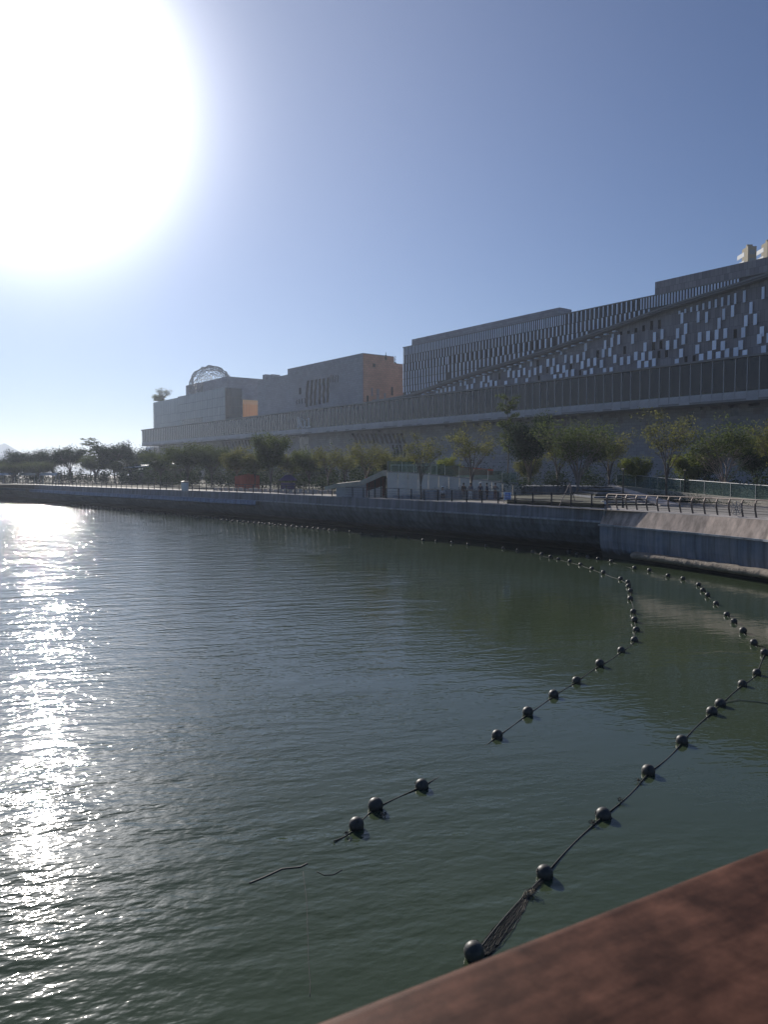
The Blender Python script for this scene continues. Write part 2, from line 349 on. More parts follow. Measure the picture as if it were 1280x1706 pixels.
# ---- water: slopes from finite differences of a stretched noise height field
def water_mat():
    m = bpy.data.materials.new('sea_water'); m.use_nodes = True; t = m.node_tree; b = t.nodes['Principled BSDF']
    b.inputs['Roughness'].default_value = .045; b.inputs['IOR'].default_value = 1.333
    ge = N(t, 'ShaderNodeNewGeometry')
    # height group
    g = bpy.data.node_groups.new('wave_height', 'ShaderNodeTree')
    g.interface.new_socket('P', in_out='INPUT', socket_type='NodeSocketVector')
    g.interface.new_socket('H', in_out='OUTPUT', socket_type='NodeSocketFloat')
    gi = N(g, 'NodeGroupInput'); go = N(g, 'NodeGroupOutput'); prev = None
    for (ang, sx, sy, amp, det, off) in ((16, .42, 1.2, .055, 1.0, 0), (6, 1.9, 3.8, .030, 2.0, 17), (24, 5.0, 9.0, .0130, 2.0, 31)):
        mp = N(g, 'ShaderNodeMapping'); mp.inputs['Rotation'].default_value = (0, 0, rad(-ang)); 
        L(g, gi.outputs[0], mp.inputs[0])
        ml = N(g, 'ShaderNodeVectorMath', operation='MULTIPLY'); ml.inputs[1].default_value = (sx, sy, 1); L(g, mp.outputs[0], ml.inputs[0])
        aa = N(g, 'ShaderNodeVectorMath', operation='ADD'); aa.inputs[1].default_value = (off, off*.7, off*.3); L(g, ml.outputs[0], aa.inputs[0])
        n = N(g, 'ShaderNodeTexNoise'); n.inputs['Scale'].default_value = 1; n.inputs['Detail'].default_value = det; n.inputs['Roughness'].default_value = .5
        L(g, aa.outputs[0], n.inputs['Vector'])
        q = N(g, 'ShaderNodeMath', operation='MULTIPLY'); L(g, n.outputs['Fac'], q.inputs[0]); q.inputs[1].default_value = amp
        if prev is None: prev = q
        else:
            s_ = N(g, 'ShaderNodeMath', operation='ADD'); L(g, prev.outputs[0], s_.inputs[0]); L(g, q.outputs[0], s_.inputs[1]); prev = s_
    L(g, prev.outputs[0], go.inputs[0])
    eps = .02
    def hn(dx, dy):
        a = N(t, 'ShaderNodeVectorMath', operation='ADD'); a.inputs[1].default_value = (dx, dy, 0); L(t, ge.outputs['Position'], a.inputs[0])
        h = N(t, 'ShaderNodeGroup'); h.node_tree = g; L(t, a.outputs[0], h.inputs[0]); return h.outputs[0]
    h0, hx, hy = hn(0,0), hn(eps,0), hn(0,eps)
    # calm patches
    ms = N(t, 'ShaderNodeMapping'); ms.inputs['Scale'].default_value = (.05, .10, 1); L(t, ge.outputs['Position'], ms.inputs[0])
    cn = N(t, 'ShaderNodeTexNoise'); cn.inputs['Scale'].default_value = 1; cn.inputs['Detail'].default_value = 4; cn.inputs['Distortion'].default_value = .6; L(t, ms.outputs[0], cn.inputs['Vector'])
    sp = N(t, 'ShaderNodeSeparateXYZ'); L(t, ge.outputs['Position'], sp.inputs[0])
    gx = N(t, 'ShaderNodeMath', operation='MULTIPLY_ADD'); L(t, sp.outputs[0], gx.inputs[0]); gx.inputs[1].default_value = -.030; gx.inputs[2].default_value = .02
    cx = N(t, 'ShaderNodeMath', operation='MAXIMUM'); L(t, gx.outputs[0], cx.inputs[0]); cx.inputs[1].default_value = -.20
    cx2 = N(t, 'ShaderNodeMath', operation='MINIMUM'); L(t, cx.outputs[0], cx2.inputs[0]); cx2.inputs[1].default_value = .35
    ad = N(t, 'ShaderNodeMath', operation='ADD'); L(t, cn.outputs['Fac'], ad.inputs[0]); L(t, cx2.outputs[0], ad.inputs[1])
    mr = N(t, 'ShaderNodeMapRange'); mr.inputs['From Min'].default_value = .36; mr.inputs['From Max'].default_value = .62; mr.inputs['To Min'].default_value = .22; mr.inputs['To Max'].default_value = 1.0
    L(t, ad.outputs[0], mr.inputs['Value'])
    wx = N(t, 'ShaderNodeMapRange'); wx.inputs['From Min'].default_value = -2; wx.inputs['From Max'].default_value = -70; wx.inputs['To Min'].default_value = .88; wx.inputs['To Max'].default_value = 2.1
    L(t, sp.outputs[0], wx.inputs['Value'])
    wm = N(t, 'ShaderNodeMath', operation='MULTIPLY'); L(t, mr.outputs[0], wm.inputs[0]); L(t, wx.outputs[0], wm.inputs[1])
    gm = N(t, 'ShaderNodeMapping'); gm.inputs['Scale'].default_value = (.30, .42, 1); gm.inputs['Rotation'].default_value = (0, 0, rad(-14)); L(t, ge.outputs['Position'], gm.inputs[0])
    gn = N(t, 'ShaderNodeTexNoise'); gn.inputs['Scale'].default_value = 1; gn.inputs['Detail'].default_value = 4; gn.inputs['Roughness'].default_value = .6; L(t, gm.outputs[0], gn.inputs['Vector'])
    gr = N(t, 'ShaderNodeMapRange'); gr.inputs['From Min'].default_value = .36; gr.inputs['From Max'].default_value = .64; gr.inputs['To Min'].default_value = .66; gr.inputs['To Max'].default_value = 1.2; L(t, gn.outputs['Fac'], gr.inputs['Value'])
    wg_ = N(t, 'ShaderNodeMath', operation='MULTIPLY'); L(t, wm.outputs[0], wg_.inputs[0]); L(t, gr.outputs[0], wg_.inputs[1]); wm = wg_
    def slope(h):
        s_ = N(t, 'ShaderNodeMath', operation='SUBTRACT'); L(t, h0, s_.inputs[0]); L(t, h, s_.inputs[1])
        d_ = N(t, 'ShaderNodeMath', operation='DIVIDE'); L(t, s_.outputs[0], d_.inputs[0]); d_.inputs[1].default_value = eps
        q = N(t, 'ShaderNodeMath', operation='MULTIPLY'); L(t, d_.outputs[0], q.inputs[0]); L(t, wm.outputs[0], q.inputs[1]); return q
    sx_, sy_ = slope(hx), slope(hy)
    cb = N(t, 'ShaderNodeCombineXYZ'); L(t, sx_.outputs[0], cb.inputs[0]); L(t, sy_.outputs[0], cb.inputs[1]); cb.inputs[2].default_value = 1
    nn = N(t, 'ShaderNodeVectorMath', operation='NORMALIZE'); L(t, cb.outputs[0], nn.inputs[0]); L(t, nn.outputs[0], b.inputs['Normal'])
    # body colour: murky green, slightly varied
    n = N(t, 'ShaderNodeTexNoise'); n.inputs['Scale'].default_value = .12; n.inputs['Detail'].default_value = 3; L(t, ge.outputs['Position'], n.inputs['Vector'])
    r = N(t, 'ShaderNodeValToRGB'); r.color_ramp.elements[0].color = (.036,.053,.028,1); r.color_ramp.elements[1].color = (.054,.074,.042,1)
    L(t, n.outputs['Fac'], r.inputs[0]); L(t, r.outputs[0], b.inputs['Base Color'])
    return m
M['water'] = water_mat()

# ================================================================== SETTING
R = random.Random(7)
m_ = MB(); m_.add([(-2200,-400,0),(2200,-400,0),(2200,2600,0),(-2200,2600,0)], [(0,1,2,3)])
tag(m_.build('water', M['water'], fix=False), kind='structure')

# quay line (top edge)
TOP = [Vector(p) for p in ((-420,500),(-190,290),(-91,184),(-54,141),(-15.5,100),(2.3,77.5),(11.5,65.5),(16.8,58.6))]
TOPR = [Vector(p) for p in ((16.8,58.6),(19.0,54.0),(21.0,49.8),(22.8,45.2),(23.6,41.0),(24.0,32.0),(24.2,20.0))]
land = TOP[:-1] + [Vector((16.3,58.2))] + [Vector((p.x+.1, p.y+.03)) for p in TOPR[1:]] + [Vector((60,20)), Vector((2200,60)), Vector((2200,2500)), Vector((60,2500)), Vector((-40,700)), Vector((-140,500)), Vector((-330,620)), Vector((-420,560))]
m_ = MB(); bmx = bmesh.new()
vs_ = [bmx.verts.new((p.x, p.y, 3.6)) for p in land]; bmx.faces.new(vs_); bmesh.ops.triangulate(bmx, faces=bmx.faces)
me = bpy.data.meshes.new('ground'); bmx.to_mesh(me); bmx.free(); me.materials.append(M['paving'])
tag(ob('ground', me), kind='structure')

def offs(line, d):      # offset towards the water (left of travel reversed)
    o = []
    for i, p in enumerate(line):
        a = line[max(i-1,0)]; b2 = line[min(i+1, len(line)-1)]; t_ = (b2-a).normalized(); o.append(p + Vector((-abs(t_.y), t_.x if t_.y < 0 else -t_.x))*d if False else p + Vector((t_.y, -t_.x))*d)
    return o
# direction of travel is towards the camera; its right side is the water side
def strip_rows(line, prof):   # prof: list of (offset to water, z)
    return [[Vector((q.x, q.y, z)) for q in offs(line, o)] for o, z in prof]
qw = thing('quay_wall', 'long dark blue-grey concrete quay wall with undercut foot between promenade and water', 'quay wall')
def prof(name, line, pr, mt, parent):
    mm = MB(); mm.loft(strip_rows(line, pr)); return mm.build(name, mt, parent)
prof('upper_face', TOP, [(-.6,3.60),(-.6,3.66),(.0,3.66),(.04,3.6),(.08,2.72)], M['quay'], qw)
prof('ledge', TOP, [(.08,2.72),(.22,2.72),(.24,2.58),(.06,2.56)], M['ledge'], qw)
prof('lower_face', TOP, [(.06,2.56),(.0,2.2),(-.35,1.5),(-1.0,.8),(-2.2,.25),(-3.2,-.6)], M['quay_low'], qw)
# thicker blue ledge on the left-hand stretches
def sub(line, i0, i1, a=0.0, b_=1.0): 
    pts = [line[i0].lerp(line[i0+1], a)] + line[i0+1:i1] + [line[i1-1].lerp(line[i1], b_)]; return pts
prof('blue_ledge', [TOP[2].lerp(TOP[3], .42), TOP[3], Vector((-15.5,100)).lerp(Vector((-54,141)), .02)], [(.10,2.70),(.55,2.62),(.62,2.12),(.05,1.95)], M['ledge_blue'], qw)
prof('blue_ledge', [TOP[1].lerp(TOP[2], .35), TOP[2].lerp(TOP[3], .36)], [(.10,2.70),(.5,2.62),(.55,2.25),(.05,2.1)], M['ledge_blue'], qw)

qr = thing('parapet_wall', 'sunlit pinkish granite wall under the curved railing at right, above blue lower face', 'wall')
prof('granite_face', TOPR, [(0.0,3.60),(.52,2.52)], M['pink'], qr)
prof('cap', TOPR, [(-.7,3.62),(-.7,3.70),(-.04,3.70),(0.0,3.61)], M['cap'], qr)
prof('ledge', TOPR, [(.45,2.52),(.70,2.52),(.70,2.40),(.50,2.38)], M['ledge'], qr)
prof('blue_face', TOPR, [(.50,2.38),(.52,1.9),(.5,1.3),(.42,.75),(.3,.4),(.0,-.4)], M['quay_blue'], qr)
# crusty footing at the waterline, starting part way along
ft = [TOPR[0].lerp(TOPR[1], .75), TOPR[1].lerp(TOPR[2], .5), TOPR[2], TOPR[3], TOPR[4], TOPR[5]]
dens = []
for i in range(len(ft)-1):
    for k in range(14): dens.append(ft[i].lerp(ft[i+1], k/14))
dens.append(ft[-1])
mm = MB(); rr = random.Random(3)
rows = strip_rows(dens, [(.2,.80),(.6,.78),(.95,.70),(1.05,.48),(.9,.32),(.5,.22),(.0,.2)])
for r_ in rows[1:-1]:
    for p in r_: p += Vector((rr.uniform(-.05,.05), rr.uniform(-.05,.05), rr.uniform(-.035,.035)))
mm.loft(rows); mm.build('footing', M['crust'], qr, smooth=True)
mm = MB(); mm.box(-.1,.1,-.1,.1,0,1.25)
sp_ = ob('end_strip', mm.mesh('end_strip', M['ledge']), qr, (16.75,58.4,2.45), (0,0,.3))

# hills far away across the water
hb = MB(); xs = [-2150+i*70 for i in range(30)]
for k, (yy, amp, sd_) in enumerate(((2250, 1.0, 5),)):
    rows = [[], [], []]
    for i, x in enumerate(xs):
        pxl = 640 + x/yy*F
        h = 22 + 10*math.sin(i*.9) + 5*math.sin(i*2.1)
        h += 70*math.exp(-((pxl+8)/38.0)**2) if True else 0
        h += 30*math.exp(-((pxl+160)/60.0)**2)
        rows[0].append(Vector((x, yy-160, -1))); rows[1].append(Vector((x, yy, h))); rows[2].append(Vector((x, yy+200, -1)))
    hb.loft(rows)
tag(hb.build('hills', M['hill'], smooth=True), kind='structure')

# ================================================================== BUILDING HELPERS (local axes: x along the front to the left, y outwards, z up)
def blt(name, label): return thing(name, label, 'building', (E0.x, E0.y, 0), FANG)
def wall_box(name, mt, parent, s0, s1, d0, d1, z0, z1):
    mm = MB(); mm.box(min(s0,s1), max(s0,s1), min(d0,d1), max(d0,d1), z0, z1); return mm.build(name, mt, parent)

# ---------------- long glazed band with round end
pod = blt('mall_podium', 'long mall podium with a projecting glazed band, rounded at its far left end')
SR = s_at(1420); SL = s_at(238); ZB0, ZB1, ZG1 = 17.45, 18.95, 24.15
RE = 8.0
path = []
s = SR
pitch = 1.93
while s < SL-1: path.append((s, 0.0)); s += pitch
path.append((SL, 0.0))
for k in range(1, 13):
    a = math.pi*k/12; path.append((SL+RE*math.sin(a), -RE+RE*math.cos(a)))
glass_n = 0
for i in range(len(path)-1):
    a, b_ = path[i], path[i+1]; dx, dy = b_[0]-a[0], b_[1]-a[1]; ln = math.hypot(dx, dy); rz = math.atan2(dy, dx); cx_, cy_ = (a[0]+b_[0])/2, (a[1]+b_[1])/2
    nx, ny = -math.sin(rz), math.cos(rz)
    def pc(nm, mt, ww, off, th, z0, z1, cx_=cx_, cy_=cy_):
        return ob(nm, unit_box(mt), pod, (cx_+nx*off, cy_+ny*off, (z0+z1)/2), (0,0,rz), (ww, th, z1-z0))
    pc('fascia_panel', M['fascia'], ln-.05, -.10 + R.uniform(-.012,.012), .2, ZB0, ZB1)
    pc('glass_pane', M['bandglass'], ln-.10, -.30, .05, ZB1+.03, ZG1-.03)
    ob('mullion', unit_box(M['mullion']), pod, (a[0]-nx*.20, a[1]-ny*.20, (ZB1+ZG1)/2), (0,0,rz), (.09, .10, ZG1-ZB1))
poly = [(SR, -30.0), (SR, .25)] + [(p[0], p[1]+.25) for p in path[1:-12]] + [(SL+(RE+.25)*math.sin(math.pi*k/12), -RE+(RE+.25)*math.cos(math.pi*k/12)) for k in range(0,13)] + [(SL, -30.0)]
mm = MB(); mm.prism(poly, ZG1, ZG1+.32); mm.build('roof_slab', M['slab'], pod)
mm = MB(); mm.prism([(p[0], min(p[1], 0)-.35*0) if False else (p[0], p[1]-.25) for p in poly], ZB0+.05, ZB0+.35); mm.build('soffit', M['slab'], pod)
wall_box('inner_wall', M['interior'], pod, SR, s_at(300), -5.5, -5.9, ZB1, ZG1)
# pier and lower storeys
SLW = s_at(265, -6)
wall_box('lower_wall', M['stone_light'], pod, SR, SLW, -6, -30, 3.5, ZB0+.05)
ps = s_at(252, -9)
for k in range(9):
    piece('pier_fin', M['fin'], pod, ps-3+k*.8, ps-2.7+k*.8, -9.0, -7.6, 3.5, ZB0)
wall_box('pier', M['stone_light'], pod, ps-4, ps+4.2, -9.1, -15, 3.5, ZB0)
def opening(name, parent, px0, py0, px1, py1, d, mt=None, proud=.03):
    sA, sB = s_at(px0, d), s_at(px1, d); zA, zB = zz((px0+px1)/2, py0, d), zz((px0+px1)/2, py1, d)
    return piece(name, mt or M['dark'], parent, sB, sA, d-.1, d+proud, zB, zA)
for q in ((1146,686,1156,699),(1144,699,1153,713),(1183,672,1201,683),(1213,671,1232,681),(1218,681,1229,693),(1246,668,1265,679),(1166,675,1170,683),
          (977,698,983,716),(996,688,1004,707),(926,692,944,700),(952,691,961,699),(754,709,759,733),(756,745,763,765),
          (766,750,771,768),(791,704,799,710),(807,702,815,709),(818,701,825,708),(741,706,749,714),(499,724,514,752),(549,730,553,742),(630,712,634,720),(840,712,846,730),(862,700,870,712)):
    opening('window', pod, *q, -6, M['darkglass'])
for q in ((1167,684,1176,697),(966,700,977,712),(937,700,944,712),(1014,688,1032,696),(1254,679,1272,690),(1030,695,1038,706),(700,706,710,722)):
    opening('wall_panel', pod, *q, -6, M['stone'], .05)
def slit(parent, px0, py0, px1, py1, d, wpx, seed, lean=0.0, mt=None):
    rq = random.Random(seed); n = 6; L_, R_ = [], []
    off = 0
    for k in range(n+1):
        f = k/n; px = px0+(px1-px0)*f; py = py0+(py1-py0)*f
        sa, sb = s_at(px-wpx/2, d), s_at(px+wpx/2, d); z = zz(px, py, d); off = rq.uniform(-.28,.28)
        L_.append((sa+off, z)); R_.append((sb+off*.9, z))
    mm = MB(); loop = L_+R_[::-1]
    k0 = len(mm.v); nn_ = len(loop)
    mm.v += [(p[0], d-.1, p[1]) for p in loop] + [(p[0], d+.04, p[1]) for p in loop]
    for k in range(n):
        mm.f.append((nn_+k, nn_+k+1, nn_+nn_-2-k, nn_+nn_-1-k))
    for k in range(nn_): mm.f.append((k, (k+1) % nn_, nn_+(k+1) % nn_, nn_+k))
    return mm.build('slit_window', mt or M['dark'], parent)
for k in range(12): slit(pod, 589+k*7.3, 722, 592+k*7.3+3, 739, -6, 4.2, k)
for k in range(4): slit(pod, 655+k*6, 741, 661+k*5, 771, -6, 3.0, 40+k)
for k in range(9): slit(pod, 371+k*5.4, 736-k*.4, 375+k*5.4, 751-k*.4, -6, 2.2, 60+k)
# pale notices behind the band glazing
for q in ((912,667,923,676),(924,666,936,675),(1009,658,1024,671),(1026,657,1041,668),(1083,654,1092,663),(1046,656,1054,667)):
    opening('display_panel', pod, *q, -1.6, M['white'], .05)
wall_box('display_wall', M['interior'], pod, s_at(683,-2), s_at(590,-2), -2.4, -2.0, ZB1, zz(640, 688, -2))

# sign K11 on the band
sg = thing('wall_sign', 'white outlined K11 lettering mounted on the glazed band, left of centre', 'sign', (E0.x, E0.y, 0), FANG)
sgd = .25
def spt(px, py): return Vector((s_at(px, sgd), sgd, zz(px, py, sgd)))
for strokes in ([((496.5,694),(496.5,712.8)),((498.3,694),(498.3,712.6)),((503,695.5),(498.6,703.5)),((504.2,697),(500,704.2)),((499,704),(502.5,713)),((501,703),(504.5,712.8)),((495.3,712.8),(498.6,712.6))],
                [((507.5,699),(507.5,712.2)),((508.6,701),(508.6,712)),((505.2,698.5),(507.5,701.5)),((505.8,712.3),(510,711.6))],
                [((514.2,696.5),(514.2,710.5)),((515.2,696.3),(515.2,710.4)),((511.8,698.2),(514.4,696.6)),((511.2,711.6),(517,710.6)),((511.2,712.3),(517,711.3))]):
    mm = MB()
    for a, b_ in strokes: mm.tube([spt(*a), spt(*b_)], .13, 4)
    mm.build('letter', M['sign'], sg)

# ---------------- right wing with fins and diagonal stair
wg = blt('mall_wing', 'right-hand mall wing with rows of pale fins and a rising diagonal beam')
D1 = -3.0
s0, s1 = s_at(1430, D1), s_at(672, D1); ZT = zz(1087, 493, D1); ZF = ZG1+.32
wall_box('wall', M['stone'], wg, s0, s1, D1, -26, ZF, ZT)
wall_box('roof_box', M['stone_light'], wg, s_at(930, -8), s_at(686, -8), -8, d_at(950, s_at(930, -8)), ZT-1, zz(930, 512, -8))
wall_box('roof_box', M['stone'], wg, s_at(1430, -5.5), s_at(1087, -5.5), -5.5, -25, ZT-1, zz(1087, 470, -5.5))
diag = [(620,667),(640,665.5),(680,658),(757,630),(905,584),(1108,510),(1280,453),(1430,402)]
dg = [(s_at(px, D1+1.2), zz(px, py, D1+1.2)) for px, py in diag]
def zd(s):
    for (a, za), (b_, zb) in zip(dg, dg[1:]):
        if b_ <= s <= a: return za + (zb-za)*(a-s)/(a-b_)
    return dg[0][1] if s > dg[0][0] else 99
mm = MB()
for thick, yo0, yo1, zo in ((.32, .05, 1.2, 0), (.16, .05, 1.35, -.42)):
    lo = []; 
    rows = [[], [], [], []]
    for s, z in dg:
        z = z + zo
        rows[0].append((s, D1+yo0, z-thick/2)); rows[1].append((s, D1+yo1, z-thick/2)); rows[2].append((s, D1+yo1, z+thick/2)); rows[3].append((s, D1+yo0, z+thick/2))
    mm.loft(rows)
    mm.add([r_[0] for r_ in rows], [(0,1,2,3)]); mm.add([r_[-1] for r_ in rows], [(0,1,2,3)])
mm.build('stair_beam', M['slab'], wg)
for k in range(34):
    s = s_at(668, D1) - 2 - k*1.9; z = zd(s)
    if z > ZT-2: break
    piece('soffit_light', M['fin'], wg, s-.35, s+.35, D1+.1, D1+.9, z-1.05, z-.82)
rows_z = [ZT]; 
for hgt in (2.05, 2.0, 1.95, 1.85, 1.7, 1.6, 1.5): rows_z.append(rows_z[-1]-hgt)
fins = []
rq = random.Random(12)
S945, S745, S925, S1070 = s_at(945,D1), s_at(745,D1), s_at(925,D1), s_at(1070,D1)
winx = []
for r_ in range(7):
    ztop, zbot = rows_z[r_], rows_z[r_+1]
    if zbot < ZF+.05: zbot = ZF+.05
    s = s0 + .3 + (r_ % 3)*.37
    cell = 0
    while s < s1-.2:
        zm = (ztop+zbot)/2; dz = zm - zd(s); above = dz > 0; leftpart = s > S945
        wd = .40 + .05*r_; pit = 1.0; show = True; win = False
        if above:
            if r_ == 0: pit = .56 if (leftpart or s < S1070) else 1.02; wd = .30
            elif r_ == 1: pit = 1.0; wd = .36
            elif leftpart:
                if r_ == 2:
                    pit = 1.15
                    if S925 < s < S745: win = (cell % 2 == 0); show = (not win); pit = .74
                else: pit = 1.05 if s > S745 else 1.3; show = rq.random() < (.97 if s > S745 else .85)
            else: pit = 1.15; show = rq.random() < .9
        else:
            near = -dz
            if near < 2.0 and s < s_at(1100, D1): pit = 1.1; show = True; wd = .42
            elif near < 2.4 and s_at(1115,D1) < s < s_at(1025,D1): pit = 1.6; win = (cell % 2 == 0) or True; show = False
            else:
                pit = 1.5; show = rq.random() < (.64 if r_ > 3 else .58); wd = .40+.085*r_
                if not show and r_ >= 4 and rq.random() < .35: win = True
        f0, f1 = zbot+.06, ztop-.06
        jz = rq.choice((0, 0, .3, -.3)) if (not above and r_ > 1) else 0
        # clip against beam
        zc0 = zd(s)
        if above and f0 < zc0+.35: f0 = zc0+.35
        if not above and f1+jz > zc0-1.15: f1 = zc0-1.15-jz
        if f1 - f0 > .45:
            if show: fins.append((s, f0+jz*.9, f1+jz, wd, r_, above))
            if win: winx.append((s, f0, f1))
        s += pit; cell += 1
fins.sort(key=lambda q: q[0])
def fin_obj(q):
    s, z0, z1, wd, r_, above = q
    yaw = rad(-16 if above else -12) + rq.uniform(-.05,.05)
    z0 = max(z0, ZF+.1)
    return ob('fin', unit_box(M['fin']), wg, (s, D1+.16+wd*.22, (z0+z1)/2), (0,0,yaw), (wd, .07, z1-z0))
for q in fins[:300]: fin_obj(q)
mm = MB()
for q in fins[300:]:
    s, z0, z1, wd, r_, above = q; z0 = max(z0, ZF+.1); yaw = rad(-16 if above else -12); c_, s__ = math.cos(yaw), math.sin(yaw)
    k = len(mm.v); yc = D1+.16+wd*.22
    for (ax, ay) in ((-wd/2,-.035),(wd/2,-.035),(wd/2,.035),(-wd/2,.035)):
        for z in (z0, z1): mm.v.append((s+ax*c_-ay*s__, yc+ax*s__+ay*c_, z))
    mm.f += [(k,k+2,k+3,k+1),(k+2,k+4,k+5,k+3),(k+4,k+6,k+7,k+5),(k+6,k,k+1,k+7),(k+1,k+3,k+5,k+7),(k,k+6,k+4,k+2)]
tag(mm.build('far_fins', M['fin'], wg), kind='stuff')
for s, z0, z1 in winx: piece('window', M['dark'], wg, s-.27, s+.27, D1-.1, D1+.03, z0+.1, z1-.05)
s = s_at(1068, D1)
while s < s_at(950, D1):      # dark glass between the top fins of the middle stretch
    piece('window', M['darkglass'], wg, s+.2, s+.85, D1-.1, D1+.05, rows_z[1]+.1, ZT-.12); s += 1.02
mm = MB(); ups = [q for q in dg if s0 < q[0] < s1]; ups = [(s1-.02, zd(s1))] + ups
ups = [(a, min(b_, ZT-.05)) for a, b_ in ups]
yy = D1+.03; nq = len(ups)
mm.add([(a, yy, b_) for a, b_ in ups] + [(a, yy, ZT-.01) for a, b_ in ups] + [(a, D1-.05, b_) for a, b_ in ups] + [(a, D1-.05, ZT-.01) for a, b_ in ups],
       [(i, i+1, nq+i+1, nq+i) for i in range(nq-1)] + [(nq+i, nq+i+1, 3*nq+i+1, 3*nq+i) for i in range(nq-1)] + [(i, i+1, 2*nq+i+1, 2*nq+i) for i in range(nq-1)])
mm.build('fin_shadow_sheet', M['stone_shadow'], wg)  # dark sheet above the beam stands in for shadow gaps between fins
mm = MB(); mm.box(s0, s1, D1-.2, D1+.25, ZT, ZT+.16); mm.build('coping', M['slab'], wg)

# ---------------- middle block, plain stone with slit windows
mb = blt('mall_wing', 'plain grey stone mall block with wavy slit windows and end wall tinted warm for reflected sunlight')
D2 = -5.5
sa, sb, sc_ = s_at(605, D2), s_at(480, D2), s_at(430, D2)
dE = d_at(656, sa)
wall_box('wall', M['stone_light'], mb, sa, sb, D2, dE, ZF, zz(605, 588, D2))
wall_box('wall', M['stone_light'], mb, sb, sc_, D2-.05, dE, ZF, zz(480, 624, D2))
wall_box('wall', M['warm'], mb, sa-.02, sa+14, dE-.02, d_at(676, sa), ZF, zz(605, 588, D2)-1.9)
wall_box('end_wall', M['warm'], mb, sa-.25, sa, D2-.05, dE, ZF, zz(605, 588, D2)-.2)
for px in (441, 452): wall_box('roof_vent', M['stone_light'], mb, s_at(px+2.5,-9), s_at(px-2.5,-9), -9, -12, 33, zz(px, 624, -9))
for k in range(6):
    slit(mb, 514+k*6.6, 634-k*1.0, 511+k*7.1, 678-k*1.5, D2, 3.6, 80+k)
for px, y0, y1 in ((495,666,674),(499,665,673),(504,664,673),(509,663,672)): slit(mb, px, y0, px, y1, D2, 1.5, px)
for px in (552,556,560,564): slit(mb, px, 625, px-1, 637, D2, 1.3, px)
opening('window', mb, 499, 646, 502.5, 657, D2)
# windows on the receding end wall
for (f0, f1, za, zb, mt) in ((.10,.16,-11.5,-13.5,'dark'),(.30,.38,-2.6,-3.6,'dark'),(.25,.30,-9.3,-11.6,'stone'),(.42,.50,-9.5,-12.6,'stone'),(.66,.72,-10.5,-12.5,'stone'),(.90,.96,-8.6,-11.0,'dark')):
    zt = zz(605, 588, D2); yy0 = D2+(dE-D2)*f0; yy1 = D2+(dE-D2)*f1
    piece('window', M[mt], mb, sa-.29, sa-.2, yy1, yy0, max(zt+zb, ZF+.2), zt+za)

# ---------------- left block: glass box, stone box, rounded glass end
lb = blt('mall_wing', 'far left mall block of pale glass carrying the lattice dome')
D3 = -4.0
ga_, gb_ = s_at(376, D3), s_at(297, D3); zgt = zz(376, 645, D3)
dEg = d_at(403, ga_)
wall_box('glass_core', M['interior'], lb, ga_+.3, gb_-.2, D3-.8, dEg, ZF, zgt-.1)
ncol = 20; zr = [ZF+.05, ZF+(zgt-ZF)*.2, ZF+(zgt-ZF)*.45, ZF+(zgt-ZF)*.72, zgt]
for i in range(ncol):
    x0 = ga_+(gb_-ga_)*i/ncol; x1 = ga_+(gb_-ga_)*(i+1)/ncol
    for j in range(4):
        o = piece('glass_pane', M['darkglass'] if (j == 0 and 9 <= i <= 17) else M['curtain'], lb, x0+.06, x1-.06, D3-.1, D3, zr[j]+.07, zr[j+1]-.07)
    piece('mullion', M['mullion_dark'], lb, x0-.05, x0+.05, D3-.12, D3+.06, ZF, zgt)
for j in range(4):
    for k in range(6):
        y0 = D3-.3+(dEg-D3)*k/6; y1 = D3-.3+(dEg-D3)*(k+1)/6
        piece('glass_pane', M['darkglass'], lb, ga_-.06, ga_+.02, y1+.06, y0-.06, zr[j]+.07, zr[j+1]-.07)
# stone upper box and its long right end wall
D4 = -9.0
ua, ub = s_at(380, D4), s_at(311, D4); zut = zz(380, 627, D4); dUe = d_at(440, ua)
wall_box('wall', M['stone_light'], lb, ua, ub, D4, dUe, ZF, zut)
zo0, zo1 = ZF+.6, ZF+(zut-ZF)*.52
yo0, yo1 = d_at(405, ua), d_at(431, ua)
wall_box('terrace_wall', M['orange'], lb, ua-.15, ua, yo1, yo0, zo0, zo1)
for k in range(12):
    y = yo0+(yo1-yo0)*(k+.5)/12
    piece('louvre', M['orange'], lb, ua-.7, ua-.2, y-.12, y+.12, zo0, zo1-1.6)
wall_box('terrace_slab', M['fascia'], lb, ua-1.2, ua, yo1, dEg, ZF, ZF+.55)
# rounded glass end
zq = zz(280, 666, D3); rs_, rR = s_at(258, D3), 6.0
rp = []
x = gb_
while x < rs_: rp.append((x, D3)); x += 2.0
rp.append((rs_, D3))
for k in range(1, 9):
    a = math.pi*k/8; rp.append((rs_+rR*math.sin(a), D3-rR+rR*math.cos(a)))
for i in range(len(rp)-1):
    a, b_ = rp[i], rp[i+1]; rz = math.atan2(b_[1]-a[1], b_[0]-a[0]); ln = math.hypot(b_[0]-a[0], b_[1]-a[1])
    for (z0, z1) in ((ZF+.05, ZF+2.2), (ZF+2.3, ZF+5.6), (ZF+5.7, zq)):
        if i < 6 and z1 == zq: z1 = zq - 0.0
        ob('glass_pane', unit_box(M['curtain']), lb, ((a[0]+b_[0])/2, (a[1]+b_[1])/2, (z0+z1)/2), (0,0,rz), (ln-.1, .08, z1-z0))
    ob('mullion', unit_box(M['mullion_dark']), lb, (a[0], a[1], (ZF+zq)/2), (0,0,rz), (.1, .16, zq-ZF))
mm = MB(); mm.prism([(p[0]-.5, p[1]-.6) for p in rp] + [(gb_, -16)], ZF, zq-.9); mm.build('core', M['interior'], lb)
